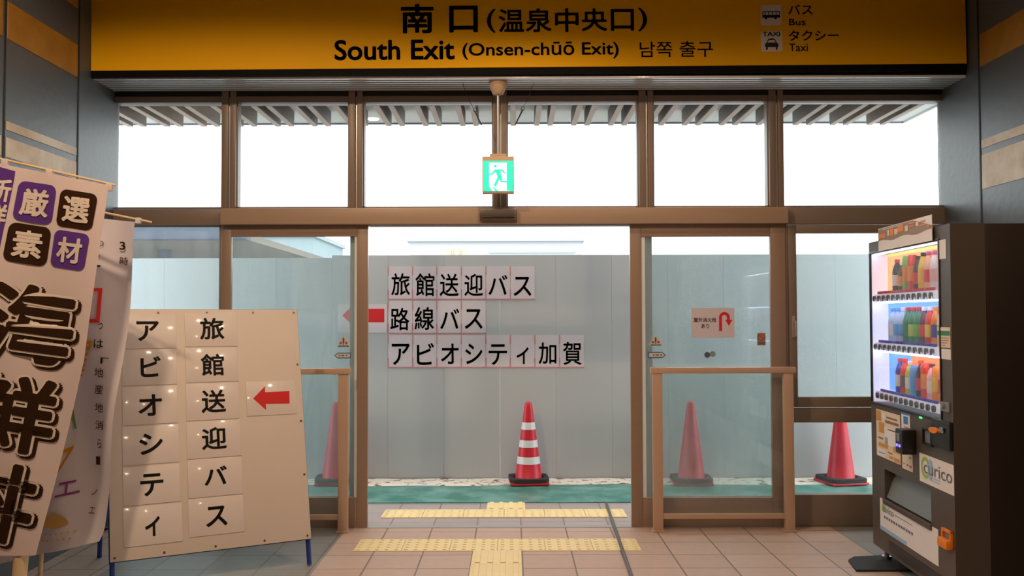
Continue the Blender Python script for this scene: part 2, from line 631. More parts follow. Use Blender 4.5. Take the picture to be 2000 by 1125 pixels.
def side_wall(name, X, sgn, stripes):
    w = MB().box(X, YB, 0, X + sgn * 0.25, YF + 0.07, ZC).build(name, 'wall')
    struct(w)
    for (y0, z0, z1, y1, m) in stripes:
        MB().box(X - sgn * 0.004, y0, z0, X + sgn * 0.01, y1, z1).build('wall_stripe', m, w)
    for y in groove_y[sgn]:
        MB().box(X - sgn * 0.003, y - 0.008, 0, X + sgn * 0.01, y + 0.008, ZC).build('panel_joint', 'groove', w)
    return w


gl1, gl2 = at_x(150, 400, XL).y, at_x(5, 400, XL).y
gr1 = at_x(1917, 400, XR).y
groove_y = {-1: [gl1, gl2, gl2 - (gl1 - gl2) * 1.02 - 0.6], 1: [gr1, gr1 - 0.95, gr1 - 1.9]}


def zx(px, py, X):
    return at_x(px, py, X).z


sl = [(gl2 + 0.02, zx(76, 110, XL), zx(76, 41, XL), gl1 - 0.02, 'gold'),
      (gl2 + 0.02, zx(140, 8, XL) + 0.0, zx(140, 8, XL) + 0.28, gl1 - 0.02, 'gold'),
      (gl2 + 0.02, zx(76, 277, XL), zx(76, 261, XL), gl1 - 0.02, 'beige_leaf'),
      (gl2 + 0.02, zx(76, 327, XL), zx(76, 291, XL), gl1 - 0.02, 'beige_leaf'),
      (YB + 1, zx(76, 110, XL), zx(76, 41, XL), gl2 - 0.03, 'gold'),
      (YB + 1, zx(76, 327, XL), zx(76, 291, XL), gl2 - 0.03, 'beige_leaf')]
side_wall('wall_left', XL, -1, sl)
sr = [(YB + 1, zx(1958, 108, XR), zx(1958, 42, XR), gr1 - 0.02, 'gold'),
      (YB + 1, zx(1958, 276, XR), zx(1958, 259, XR), gr1 - 0.02, 'beige_leaf'),
      (YB + 1, zx(1958, 359, XR), zx(1958, 289, XR), gr1 - 0.02, 'beige_leaf')]
side_wall('wall_right', XR, 1, sr)
for s, x in ((-1, XL - 0.25), (1, XR + 0.25)):
    struct(MB().box(x - s * .2, YF + .07, 0, x + s * 0.5, YF + 0.2, ZC).build('wall_outside', 'pale_wall'))

# lintel that carries the yellow sign
SLOPE = math.radians(0.33)
SIGN = Plane(at(1033, 131, YS), (math.cos(SLOPE), 0, math.sin(SLOPE)), (-math.sin(SLOPE), 0, math.cos(SLOPE)))
wS = (XR - XL) / 2 - 0.004
ZSF = at(1033, 150, YS).z                   # soffit between lintel and glazing
struct(MB().box(XL + 0.002, YS + 0.03, ZSF + .016, XR - 0.002, YF + 0.2, ZC).build('trim_1', 'wall_dark'))
q = MB()
n = 6
for i in range(n):
    ya = YS + .035 + (YF - YS - .035) * i / n
    q.box(XL + .002, ya + .005, ZSF, XR - .002, ya + (YF - YS - .035) / n - .005, ZSF + .016, .001)
sof = struct(q.build('trim_2', 'louver')) or bpy.data.objects['trim_2']
for i in range(n):
    ya = YS + .035 + (YF - YS - .035) * (i + 1) / n
    MB().box(XL + .002, ya - .005, ZSF - .0005, XR - .002, ya + .005, ZSF + .012).build('dark_joint', 'groove', sof)

# ------------------------------------------------------------------ yellow exit sign
sg = thing('station_exit_sign', SIGN.pt(0, 0), 'wide yellow overhead sign with dark lettering reading South Exit', 'sign')
MB().pbox(SIGN, -wS, -0.045, wS, 0.86, -0.03, -0.004, 0.003).build('frame', 'wall_dark', sg)
MB().pbox(SIGN, -wS + 0.004, 0.0, wS - 0.004, 0.86, -0.006, 0.0).build('panel', 'yellow_sign', sg)


def sfn(u, v):
    return SIGN.pt(u, v, 0.002)


SIGN_TXT = (('南', (783, 8, 847, 65.3), .026), ('口', (877.3, 11.2, 933.3, 63.5), .026), ('(', (951, 18, 968, 64), .01),
                   ('温', (973.5, 18, 1023.5, 63), .018), ('泉', (1026.7, 16.5, 1077.3, 62.7), .018), ('中', (1084, 16.5, 1130, 62.7), .018),
                   ('央', (1136, 16.5, 1186, 61), .018), ('口', (1193, 18, 1238, 60.3), .018), (')', (1246, 15.5, 1264, 61), .01),
                   ('South Exit', (653.3, 77.3, 888, 117.3), .022), ('(Onsen-chūō Exit)', (903, 82, 1208.5, 115.5), .016),
                   ('남쪽 출구', (1249.3, 80.8, 1392.5, 111.5), .004),
                   ('バス', (1539.3, 9, 1586.8, 28.6), .012), ('Bus', (1541, 36.8, 1573, 49.6), .008),
                   ('タクシー', (1540.4, 59.2, 1638, 79.5), .012), ('Taxi', (1541, 85.3, 1577.7, 100.3), .008))
for a_, b_ in ((0, 1), (1, 2), (2, 9), (9, 10), (10, 11), (11, 12), (12, 13), (13, 14), (14, 15), (15, 16)):
    t = MB()
    for ch, bx, bd in SIGN_TXT[a_:b_]:
        t.text(ch, SIGN.box(*bx), sfn, bd)
    t.build('lettering', 'sign_ink', sg)


def rounded(u0, v0, u1, v1, r, n=6):
    pts = []
    for cx, cy, a0 in ((u1 - r, v1 - r, 0), (u0 + r, v1 - r, 90), (u0 + r, v0 + r, 180), (u1 - r, v0 + r, 270)):
        for k in range(n + 1):
            a = math.radians(a0 + 90 * k / n)
            pts.append((cx + r * math.cos(a), cy + r * math.sin(a)))
    return pts


def s3(u, v, d):
    return SIGN.pt(u, v, d)


def icon(box, fx):
    u0, v0, u1, v1 = SIGN.box(*box)
    p = MB().prism(rounded(u0, v0, u1, v1, 0.012), s3, 0, 0.002).build('pictogram', 'icon_white', sg)
    q = MB()
    fx(q, u0, v0, u1 - u0, v1 - v0)
    q.build('symbol', 'ink', p)


def bus(q, u, v, w, h):
    f = lambda a, b: SIGN.pt(u + a * w, v + b * h, 0.0035)
    q.poly([(.08, .36), (.92, .36), (.92, .5), (.08, .5)], f)
    q.poly([(.1, .64), (.92, .64), (.92, .68), (.12, .68)], f)
    for a in (.08, .19, .36, .54, .72, .885):
        q.poly([(a, .48), (a + .035, .48), (a + .035, .66), (a, .66)], f)
    for cx in (.25, .7):
        q.poly([(cx + .06 * math.cos(k * PI / 8), .34 + .06 * math.sin(k * PI / 8)) for k in range(16)], f)


def taxi(q, u, v, w, h):
    f = lambda a, b: SIGN.pt(u + a * w, v + b * h, 0.0035)
    q.text('TAXI', (.08, .73, .9, .95), f, 0.02)
    q.poly([(.2, .2), (.8, .2), (.82, .34), (.74, .42), (.26, .42), (.18, .34)], f)
    q.poly([(.26, .4), (.3, .4), (.37, .56), (.33, .58)], f)
    q.poly([(.74, .4), (.7, .4), (.63, .56), (.67, .58)], f)
    q.poly([(.33, .55), (.67, .55), (.67, .59), (.33, .59)], f)
    q.poly([(.41, .59), (.59, .59), (.57, .63), (.43, .63)], f)
    for a in (.23, .69):
        q.poly([(a, .07), (a + .08, .07), (a + .08, .22), (a, .22)], f)


icon((1485.5, 10, 1526.5, 49), bus)
icon((1486, 60.3, 1527.6, 100.3), taxi)

# ------------------------------------------------------------------ glazed front: upper row
panes = [(222, 432), (460, 680), (708, 963), (990, 1248), (1277, 1503), (1531, 1844)]
zh0, zh1 = at(1000, 198, YF).z, at(1000, 186, YF).z      # head rail
zl1 = ZSF + .02
zb0, zb1 = at(1000, 437, YF).z, at(1000, 405, YF).z      # transom beam
for k in range(5):
    a, b = at(panes[k][1], 300, YF).x, at(panes[k + 1][0], 300, YF).x
    w = b - a
    q = MB()
    q.box(a, YF, zb1, a + w * .48, YF + .13, zl1, .004)
    q.box(a + w * .6, YF, zb1, b, YF + .13, zl1, .004)
    tr_ = q.build('trim_%d' % (k + 3), 'bronze_dark_and_shaded')  # darker tone paints the lintel's shade onto these mullions
    struct(tr_)
    MB().box(a + w * .48, YF + .02, zb1, a + w * .6, YF + .1, zl1).build('joint_strip', 'silver', tr_)
for k, (p0, p1) in enumerate(panes):
    a, b = at(p0, 300, YF).x, at(p1, 300, YF).x
    if k == 0: a = XL
    if k == 5: b = XR
    r = thing('window_%d' % (k + 1), ((a + b) / 2, YF, zb1), kind='structure')
    q = MB()
    q.box(a, YF + .01, zh0, b, YF + .12, zh1, .004)
    q.box(a, YF + .03, zb1, b, YF + .1, zb1 + .012)
    if k > 0: q.box(a, YF + .03, zb1, a + .008, YF + .1, zh0)
    if k < 5: q.box(b - .008, YF + .03, zb1, b, YF + .1, zh0)
    q.build('frame', 'bronze_dark_and_shaded', r)
    MB().box(a + .008, YF + .055, zb1 + .008, b - .008, YF + .063, zh0 - .008).build('glass', 'glass', r)

struct(MB().box(XL, YF + .012, zh1, XR, YF + .12, ZSF).build('trim_14', 'groove'))

# transom beams
xm0, xm1 = at(430, 420, YF - .06).x, at(1540, 420, YF - .06).x
struct(MB().box(xm0, YF - .06, at(1000, 437, YF - .06).z, xm1, YF + .13, at(1000, 405, YF - .06).z, .006).build('trim_8', 'bronze'))
struct(MB().box(XL, YF, at(300, 440, YF).z, xm0, YF + .13, at(300, 409, YF).z, .004).build('trim_9', 'bronze_dark_and_shaded'))
struct(MB().box(xm1, YF, at(1700, 437, YF).z, XR, YF + .13, at(1700, 405, YF).z, .004).build('trim_10', 'bronze_dark_and_shaded'))
struct(MB().box(at(718, 435, YF).x, YF - .01, at(976, 440, YF).z, at(1234, 435, YF).x, YF + .12, at(976, 433, YF).z).build('trim_11', 'bronze_dark_and_shaded'))
struct(MB().box(at(600, 1031, YF).x, YF - .005, 0, at(1540, 1031, YF).x, YF + .06, .004).build('trim_12', 'silver'))


def sash(name, o, i, Y0, Y1, m, gm, kind_root=True, extra=None):
    """Rectangular glazed frame; o / i are outer and inner pixel rectangles on its front face."""
    X0, Z0, X1, Z1 = rect(*o, Y0)
    a, c, b, d = rect(*i, Y0)
    Z0 = max(Z0, 0.004)
    r = thing(name, ((X0 + X1) / 2, Y0, Z0), kind='structure')
    q = MB()
    q.box(X0, Y0, Z0, a, Y1, Z1, .004)
    q.box(b, Y0, Z0, X1, Y1, Z1, .004)
    q.box(a, Y0, d, b, Y1, Z1, .004)
    q.box(a, Y0, Z0, b, Y1, c, .004)
    q.build('frame', m, r)
    ym = (Y0 + Y1) / 2
    MB().box(a - .004, ym - .004, c - .004, b + .004, ym + .004, d + .004).build('glass', gm, r)
    return r


# sliding leaves, parked open
door_l = sash('door_1', (430, 437, 718, 1031), (450, 462, 697, 972), YF, YF + .036, 'bronze_mid', 'glass_dirty')
door_r = sash('door_2', (1232, 437, 1537, 1031), (1254, 462, 1507, 972), YF, YF + .036, 'bronze_mid', 'glass_dirty')
M['lit_edge'] = cloth_mat('lit_glass_edge', (236, 240, 238))
for d_, (a_, b_) in ((door_l, (692, 697)), (door_r, (1254, 1261))):
    x0, z0, x1, z1 = rect(a_, 462, b_, 972, YF + .01)
    MB().box(x0, YF + .01, z0, x1, YF + .026, z1).build('lit_edge_strip', 'lit_edge', d_)  # added white strip stands in for the backlit edge of the glass
# fixed screens just outside the leaves
sash('window_7', (426, 441, 697, 1027), (438, 458, 683, 969), YF + .075, YF + .12, 'outer_frame', 'glass')
sash('window_8', (1261, 441, 1532, 1027), (1275, 458, 1520, 969), YF + .075, YF + .12, 'outer_frame', 'glass')
# fixed bay by the banners
XL_px = 224
sash('window_9', (XL_px, 440, 430, 1030), (238, 443, 428, 969), YF + .03, YF + .09, 'bronze_dark_and_shaded', 'glass_dirty')
# casement bay by the vending machine
cas = sash('window_10', (1541, 439, 1842, 795), (1557, 455, 1828, 775), YF + .01, YF + .06, 'bronze_dark_and_shaded', 'glass_dirty')
hx, hz0, hx1, hz1 = rect(1546, 617, 1556, 660, YF)
MB().box(hx + .006, YF + .002, hz0, hx1 - .006, YF + .012, hz1, .003).build('handle_plate', 'bronze', cas)
q = MB()
q.box((hx + hx1) / 2 - .006, YF - .03, (hz0 * .3 + hz1 * .7) - .008, (hx + hx1) / 2 + .006, YF + .006, (hz0 * .3 + hz1 * .7) + .008, .003)
q.box((hx + hx1) / 2 - .007, YF - .04, hz0 + .01, (hx + hx1) / 2 + .007, YF - .026, (hz0 * .3 + hz1 * .7) + .012, .003)
q.build('window_handle', 'silver', cas)
sash('window_11', (1538, 797, 1845, 1030), (1550, 825, 1832, 966), YF + .01, YF + .08, 'bronze_dark_and_shaded', 'glass')
struct(MB().box(at(1530, 700, YF + .05).x, YF + .01, .004, at(1541, 700, YF).x, YF + .12, at(1538, 437, YF).z).build('trim_13', 'bronze_dark_and_shaded'))

# ------------------------------------------------------------------ lettered stickers on the leaf glass
YG = YF + .0125
GP = Plane((0, YG, EYE), (1, 0, 0), (0, 0, 1))


def gfn(d=0.0):
    return lambda u, v: GP.pt(u, v, d)


def g3(u, v, d):
    return GP.pt(u, v, d)


def gpx(*pts):
    return [GP.hit(*p) for p in pts]


M['st_white'] = mat('sticker_white', (206, 200, 190), 0.5)
M['st_blue'] = mat('sticker_blue', (54, 96, 128), 0.5)
M['st_red'] = mat('sticker_red', (196, 70, 56), 0.5)
M['st_grey'] = mat('sticker_grey', (128, 140, 142), 0.5)
M['st_grey_dark'] = mat('sticker_dark_grey', (86, 90, 94), 0.5)
M['st_brown'] = mat('sticker_tan', (168, 130, 108), 0.5)
M['st_ring'] = mat('sticker_ring', (150, 52, 40), 0.5)


def tri_sticker(apex, bl, br, label):
    p = gpx(apex, br, bl)
    r = thing('warning_sticker', GP.pt(*p[0]) + Vector((0, 0, p[1][1] - p[0][1])), label, 'sticker')
    MB().prism(p, g3, 0, .001).build('backing', 'st_white', r)
    cx, w, h, zb = p[0][0], p[1][0] - p[2][0], p[0][1] - p[1][1], p[1][1]
    MB().poly([(cx - w * .05, zb + h * .7), (cx + w * .05, zb + h * .7), (cx + w * .07, zb + h * .45), (cx + w * .02, zb + h * .15),
               (cx - w * .02, zb + h * .15), (cx - w * .07, zb + h * .45)], gfn(.002)).build('figure_mark', 'st_blue', r)
    q = MB()
    for s in (-1, 1):
        q.poly([(cx + s * w * .2 + w * .1 * math.cos(k * PI / 6), zb + h * .3 + w * .1 * math.sin(k * PI / 6)) for k in range(12)], gfn(.0022))
    q.build('red_mark', 'st_red', r)
    MB().poly([(cx - w * .42, zb + h * .03), (cx + w * .42, zb + h * .03), (cx + w * .36, zb + h * .11), (cx - w * .36, zb + h * .11)], gfn(.0022)).build('caption_bar', 'st_blue', r)


tri_sticker((671, 652), (658, 677.7), (684.8, 677.7), 'small triangular warning sticker on door glass beside the big A-frame board')
tri_sticker((1280.4, 651.5), (1267, 675.3), (1294.5, 675.3), 'small triangular warning sticker on the door glass near the hydrant notice')


def arrow_sticker(x0, y0, x1, y1, s, label):
    a, b, c, d = GP.box(x0, y0, x1, y1)
    m = (b + d) / 2
    t_ = (d - b) * .6

    def shape(k):
        if s < 0:
            return [(a + k * 1.3, m), (a + t_, b + k), (c - k, b + k), (c - k, d - k), (a + t_, d - k)]
        return [(c - k * 1.3, m), (c - t_, d - k), (a + k, d - k), (a + k, b + k), (c - t_, b + k)]
    r = thing('arrow_sticker', GP.pt((a + c) / 2, b), label, 'sticker')
    MB().prism(shape(0), g3, 0, .001).build('border', 'st_blue', r)
    MB().poly(shape((d - b) * .16), gfn(.0022)).build('face', 'st_white', r)
    q = MB()
    w = c - a
    for f0, f1 in ((.26, .36), (.42, .6), (.68, .78)):
        q.poly([(a + w * f0, m - t_ * .16), (a + w * f1, m - t_ * .16), (a + w * f1, m + t_ * .16), (a + w * f0, m + t_ * .16)], gfn(.003))
    q.build('caption', 'st_grey_dark', r)


arrow_sticker(653, 688.9, 685.4, 700, -1, 'small blue edged arrow sticker on door glass beside the A-frame board')
arrow_sticker(1266, 687.3, 1300.6, 699.5, 1, 'small blue edged arrow sticker on the door glass under the hydrant notice')

u0, v0, u1, v1 = GP.box(1349.9, 601.6, 1434.3, 659.6)
hn = thing('hydrant_notice', GP.pt((u0 + u1) / 2, v0), 'white paper notice with a red hooked arrow taped to the door glass', 'notice')
MB().pbox(GP, u0, v0, u1, v1, 0, .001).build('sheet', 'paper_matt', hn)
q = MB()
q.text('屋外消火栓', GP.box(1354.6, 620.3, 1399.2, 629.2), gfn(.002), .012)
q.build('lettering', 'ink', hn)
q = MB()
q.text('あり', GP.box(1369.5, 632.4, 1385, 641), gfn(.002), .012)
q.build('lettering', 'ink', hn)
zz = lambda x, y: GP.hit(1250 + x / 7.407, 580 + y / 7.407)
q = MB()
out, inn = [zz(1143, 493)], [zz(1187, 493)]
for k in range(0, 11):
    a = PI - PI * k / 10
    out.append(zz(1220 + 78 * math.cos(a), 295 - 78 * math.sin(a)))
    inn.append(zz(1220 + 36 * math.cos(a), 295 - 36 * math.sin(a)))
out.append(zz(1298, 330)); inn.append(zz(1256, 330))
for k in range(len(out) - 1):
    q.poly([out[k], out[k + 1], inn[k + 1], inn[k]], gfn(.002))
q.poly([zz(1232, 330), zz(1334, 330), zz(1285, 418)], gfn(.002))
q.build('arrow', 'red', hn)

u0, v0, u1, v1 = zz(1695, 700) + zz(1815, 520)
ns = thing('prohibition_sticker', GP.pt((u0 + u1) / 2, v0), 'small brown and red prohibition sticker at edge of the door glass', 'sticker')
MB().pbox(GP, u0, v0, u1, v1, 0, .001).build('backing', 'st_brown', ns)
w, h = u1 - u0, v1 - v0
q = MB()
cx, cz = (u0 + u1) / 2, v0 + h * .66
for k in range(20):
    a, b = 2 * PI * k / 20, 2 * PI * (k + 1) / 20
    q.poly([(cx + w * r_ * math.cos(t_), cz + w * r_ * math.sin(t_)) for r_, t_ in ((.42, a), (.42, b), (.33, b), (.33, a))], gfn(.002))
q.poly([(cx - w * .28, cz + w * .22), (cx - w * .22, cz + w * .28), (cx + w * .28, cz - w * .22), (cx + w * .22, cz - w * .28)], gfn(.0022))
q.build('ring', 'st_ring', ns)
q = MB()
for f in (.08, .2):
    q.poly([(u0 + w * .08, v0 + h * f), (u1 - w * .08, v0 + h * f), (u1 - w * .08, v0 + h * (f + .07)), (u0 + w * .08, v0 + h * (f + .07))], gfn(.002))
q.build('caption', 'st_grey_dark', ns)
for (x, y, r_, m, lab) in ((972, 838, 43, 'st_grey_dark', 'dark grey round sticker on the door glass, touching a paler one'),
                           (1052, 825, 42, 'st_grey', 'pale grey round sticker on the door glass, touching a darker one')):
    c = zz(x, y)
    rr = r_ / 7.407 * YG / F
    d = .001 if m == 'st_grey' else .0022
    pts = [(c[0] + rr * math.cos(k * PI / 12), c[1] + rr * math.sin(k * PI / 12)) for k in range(24)]
    st = MB().prism(pts, g3, d - .001, d).build('round_sticker', m)
    tag(st, lab, 'sticker')

# ------------------------------------------------------------------ guard rails
def guard_rail(px_top, px_posts, Yg, label, py_foot):
    x0, x1 = at(px_top[0], 722, Yg).x, at(px_top[1], 722, Yg).x
    zt0, zt1 = at(1400, 729, Yg).z, at(1400, 717, Yg).z
    r = thing('guard_rail', ((x0 + x1) / 2, Yg, 0), label, 'railing')
    MB().box(x0, Yg - .028, zt0, x1, Yg + .028, zt1, .008).build('top_rail', 'rail', r)
    P = []
    for a, b in px_posts:
        p0, p1 = at(a, 900, Yg).x, at(b, 900, Yg).x
        P.append((p0, p1))
        MB().box(p0, Yg - .02, .012, p1, Yg + .02, zt0, .003).build('post', 'rail', r)
        MB().box(p0 - .008, Yg - .035, 0, p1 + .008, Yg + .035, .012, .003).build('foot', 'rail', r)
    z0, z1 = at(1400, 1013, Yg).z, at(1400, 1003, Yg).z
    MB().box(P[0][1], Yg - .012, z0, P[1][0], Yg + .012, z1, .003).build('bottom_rail', 'rail', r)
    MB().box(P[0][1], Yg - .003, z1, P[1][0], Yg + .003, zt0).build('clear_panel', 'acrylic', r)
    return r


YG2 = at_z(1285, 1038, 0).y
guard_rail((1270, 1553), ((1275, 1294), (1531, 1550)), YG2, 'tan metal guard rail in front of the parked door by the vending machine', 1038)
guard_rail((410, 685), ((424, 443), (661, 680)), YG2, 'tan metal guard rail half hidden behind the A-frame sign board', 1038)

# ------------------------------------------------------------------ door sensor, emergency exit sign, wires
x0, z0, x1, z1 = rect(937, 408, 1010, 430, YF - .11)
ds = thing('door_sensor', ((x0 + x1) / 2, YF - .06, z0), 'dark brown door sensor box at centre of the transom beam', 'sensor')
MB().box(x0, YF - .11, z0, x1, YF - .06, z1, .006).build('housing', 'sensor', ds)
MB().box(x0 + .02, YF - .114, z0 + .014, x1 - .02, YF - .108, z0 + .026, .002).build('lens', 'vm_dark', ds)

YE = at_z(973, 160, ZSF).y
zc = ZSF
ex, ez = at(973, 340, YE).x, at(973, 340, YE).z
x0, z0, x1, z1 = rect(942, 305, 1004, 377, YE - .03)
es = thing('emergency_exit_sign', (ex, YE, z0), 'lit green running figure sign hanging on a slim pole above the doorway', 'sign')
MB().box(x0, YE - .03, z0, x1, YE + .03, z1, .004).build('case', 'exit_case', es)
xa, xb = at(957, 303, YE).x, at(989, 303, YE).x
MB().box(xa, YE - .02, z1, xb, YE + .02, z1 + .018, .003).build('bracket', 'exit_case', es)
MB().tube([(ex, YE, z1 + .018), (ex, YE, zc - .06)], .008).build('hanging_pole', 'silver', es)
cup = [(.03, -.085), (.036, -.08), (.058, -.03), (.06, -.012), (.06, 0)]
MB().lathe(cup, (ex, YE, zc), 20).build('ceiling_cup', 'exit_case', es)
M['exit_green'] = lamp_mat('lit_exit_green', (36, 222, 176), 1.0)
M['exit_white'] = lamp_mat('lit_exit_white', (236, 255, 246), 1.05)
EP = Plane((0, YE - .03, 0), (1, 0, 0), (0, 0, 1))
ef = lambda d: (lambda u, v: EP.pt(u, v, d))
ezz = lambda x, y: EP.hit(860 + x / 3.75, 140 + y / 3.75)
a0, a1 = ezz(316, 876), ezz(533, 653)
pn = MB().pbox(EP, a0[0], a0[1], a1[0], a1[1], 0, .004).build('lit_panel', 'exit_green', es)
q = MB()
q.poly([ezz(358, 668), ezz(486, 668), ezz(486, 870), ezz(520, 874), ezz(380, 874), ezz(358, 840)], ef(.006))
q.build('doorway_mark', 'exit_white', pn)
q = MB()
q.poly([(ezz(404, 694)[0] + .0095 * math.cos(k * PI / 8), ezz(404, 694)[1] + .0095 * math.sin(k * PI / 8)) for k in range(16)], ef(.008))
for pts in ([(398, 716), (440, 716), (446, 770), (420, 776)],
            [(402, 716), (412, 728), (378, 758), (352, 756), (354, 746), (374, 746)],
            [(434, 716), (462, 720), (476, 744), (466, 748), (452, 730), (436, 728)],
            [(424, 766), (444, 768), (408, 842), (388, 838)],
            [(426, 764), (446, 766), (454, 800), (492, 802), (492, 814), (444, 812)],
            [(384, 846), (394, 846), (424, 876), (404, 876)]):
    q.poly([ezz(*p) for p in pts], ef(.008))
q.build('running_figure', 'exit_green', pn)


def guy_wire(pts, hook, label):
    P = [at(x, y, YE + .03) for x, y in pts]
    r = thing('guy_wire', P[0], label, 'wire')
    MB().tube(P, .0018, 6).build('wire', 'wire', r)
    H = [at(x, y, YE + .03) for x, y in hook]
    q = MB().tube(H, .0045, 8)
    q.tube([H[0] + Vector((.012 * math.cos(k * PI / 6), 0, .012 + .012 * math.sin(k * PI / 6))) for k in range(13)], .0025, 6, caps=False)
    q.build('turnbuckle', 'wire', r)


guy_wire([(902, 150), (905, 168), (916, 195), (930, 222), (944, 250)], [(928, 218), (940, 244)], 'thin black stay wire hanging beside the sensor lamp cup, slanting towards the striped fence sheets')
guy_wire([(1044, 150), (1043, 160), (1031, 195), (1020, 212), (1003, 252)], [(1021, 215), (1006, 244)], 'thin black stay wire with a ring and hook above the doorway')

# ------------------------------------------------------------------ tactile paving
def tactile(name, tiles, label, stem=False, dots=5):
    zs = .004
    r = thing('tactile_paving', (sum(t[0] + t[2] for t in tiles) / 2 / len(tiles), tiles[0][1], 0), label, 'tactile paving')
    for (x0, y0, x1, y1, bar) in tiles:
        q = MB().box(x0 + .002, y0 + .002, 0, x1 - .002, y1 - .002, zs, .001)
        if bar:
            n = 4
            for i in range(n):
                x = x0 + (x1 - x0) * (i + .5) / n
                q.box(x - .016, y0 + .018, zs, x + .016, y1 - .018, zs + .006, .003)
        else:
            nx = max(1, round((x1 - x0) / .06))
            ny = max(1, round((y1 - y0) / .06))
            for i in range(nx):
                for j in range(ny):
                    c = (x0 + (x1 - x0) * (i + .5) / nx, y0 + (y1 - y0) * (j + .5) / ny, zs - .001)
                    q.lathe([(.013, 0), (.012, .004), (.008, .0065)], c, 8)
        q.build('tile', 'tact', r)


def row(px0, px1, py_back, py_front, n_from_right_split=None):
    a, b = at_z(px0, (py_back + py_front) / 2, 0), at_z(px1, (py_back + py_front) / 2, 0)
    return a.x, at_z(1000, py_front, 0).y, b.x, at_z(1000, py_back, 0).y


x0, y0, x1, y1 = row(697, 1248, 1053.2, 1076.7)
n = 6
edges = [x0 + (x1 - x0) * k / n for k in range(n + 1)]
tactile('row', [(edges[k], y0, edges[k + 1], y1, False) for k in range(n)], 'row of yellow dotted tactile tiles on the floor just inside the doorway')
sx0, sx1 = at_z(923, 1079, 0).x, at_z(1019, 1079, 0).x
yy = y0
tl = []
for k in range(10):
    tl.append((sx0, yy - .3, sx1, yy, True)); yy -= .3
tactile('stem', tl, 'path of yellow barred tactile tiles leading up to the dotted row indoors')
x0, y0, x1, y1 = row(748, 1222, 995.5, 1011.2)
n = 6
edges = [x0 + (x1 - x0) * k / n for k in range(n + 1)]
tactile('row', [(edges[k], y0, edges[k + 1], y1, False) for k in range(n)], 'row of yellow dotted tactile tiles on the paving outside the doorway')
sx0, sx1 = at_z(951, 988, 0).x, at_z(1026, 988, 0).x
ym = at_z(1000, 981.5, 0).y
tactile('stub', [(sx0, y1, sx1, ym, True)], 'short yellow tactile tile outside, cut off by the green walkway')
c0, c1, c2 = at_z(1184, 985, 0), at_z(1207, 1052, 0), at_z(1232, 1125, 0)
c3 = c2 + (c2 - c1) * 3
q = MB()
for a, b in ((c0, c1), (c1, c3)):
    w = .011
    q.add([a + Vector((-w, 0, .011)), a + Vector((w, 0, .011)), b + Vector((w, 0, .011)), b + Vector((-w, 0, .011)),
           a + Vector((-w * .5, 0, .017)), a + Vector((w * .5, 0, .017)), b + Vector((w * .5, 0, .017)), b + Vector((-w * .5, 0, .017))],
          [(0, 1, 2, 3), (4, 7, 6, 5), (0, 4, 5, 1), (2, 6, 7, 3), (0, 3, 7, 4), (1, 5, 6, 2)])
tag(q.build('cable_cover', 'cable'), 'thin dark grey cable strip crossing the yellow tiles and tiled floor', 'cable cover')

# ------------------------------------------------------------------ outdoors: walkway, grit, fence, cones
yg0, yg1 = at_z(976, 982.5, 0).y, at_z(976, 948, 0).y
tag(MB().box(-6, yg0, 0, 6, yg1 + .03, .006).build('walkway_mat', 'mat_green', origin=(0, 0, 0)), 'long wet green walkway covering running along foot of the fence', 'mat')
q = MB()
nx = 240
vv, ff = [], []
for i in range(nx + 1):
    x = -6 + 12 * i / nx
    ed = .03 * math.sin(x * 2.1) + .015 * math.sin(x * 7.3 + 1)
    for j in range(5):
        f = j / 4
        y = yg1 - .02 + ed * (1 - f) + (YW - .01 - yg1 - ed * (1 - f) + .02) * f
        vv.append((x, y, .0066 + .004 * (0.5 + 0.5 * math.sin(x * 13 + j)) * (1 if j else 0)))
for i in range(nx):
    for j in range(4):
        a = i * 5 + j
        ff.append((a, a + 5, a + 6, a + 1))
q.add(vv, ff)
o = q.build('grit', 'debris', origin=(0, 0, 0))
tag(o, 'strip of pale grit and brown debris along the bottom of the fence', 'grit', kind='stuff')

fe = thing('construction_fence', (0, YW, 0), 'tall pale grey steel panel fence closing off the view outside', 'fence')
pitch = at(1085, 700, YW).x - at(975.5, 700, YW).x
xs0 = at(757.4, 700, YW).x
zt = at(976, 498, YW).z
zt_l = at(500, 504, YW).z
FX = []
for k in range(-10, 12):
    xa, xb = xs0 + pitch * k, xs0 + pitch * (k + 1)
    top = zt if k >= -1 else zt_l
    q = MB().box(xa + .0006, YW, 0, xb - .0006, YW + .02, top)
    q.box(xa + .0006, YW + .02, 0, xa + .012, YW + .04, top)
    q.box(xb - .012, YW + .02, 0, xb - .0006, YW + .04, top)
    q.build('fence_panel', 'fence', fe)
q = MB()
for z in (.35, 1.2, 1.8):
    q.tube([(xs0 + pitch * -10, YW + .065, z), (xs0 + pitch * 12, YW + .065, z)], .024, 8)
q.build('back_rail', 'silver', fe)

FP = Plane((0, YW - .001, EYE), (1, 0, 0), (0, 0, 1))
f3 = lambda u, v, d: FP.pt(u, v, d)
ff_ = lambda d: (lambda u, v: FP.pt(u, v, d))
fz = lambda x, y: (700 + x / 2.9607, 380 + y / 2.9607)


def fbox(a, b, c, d):
    return FP.box(*fz(a, b), *fz(c, d))


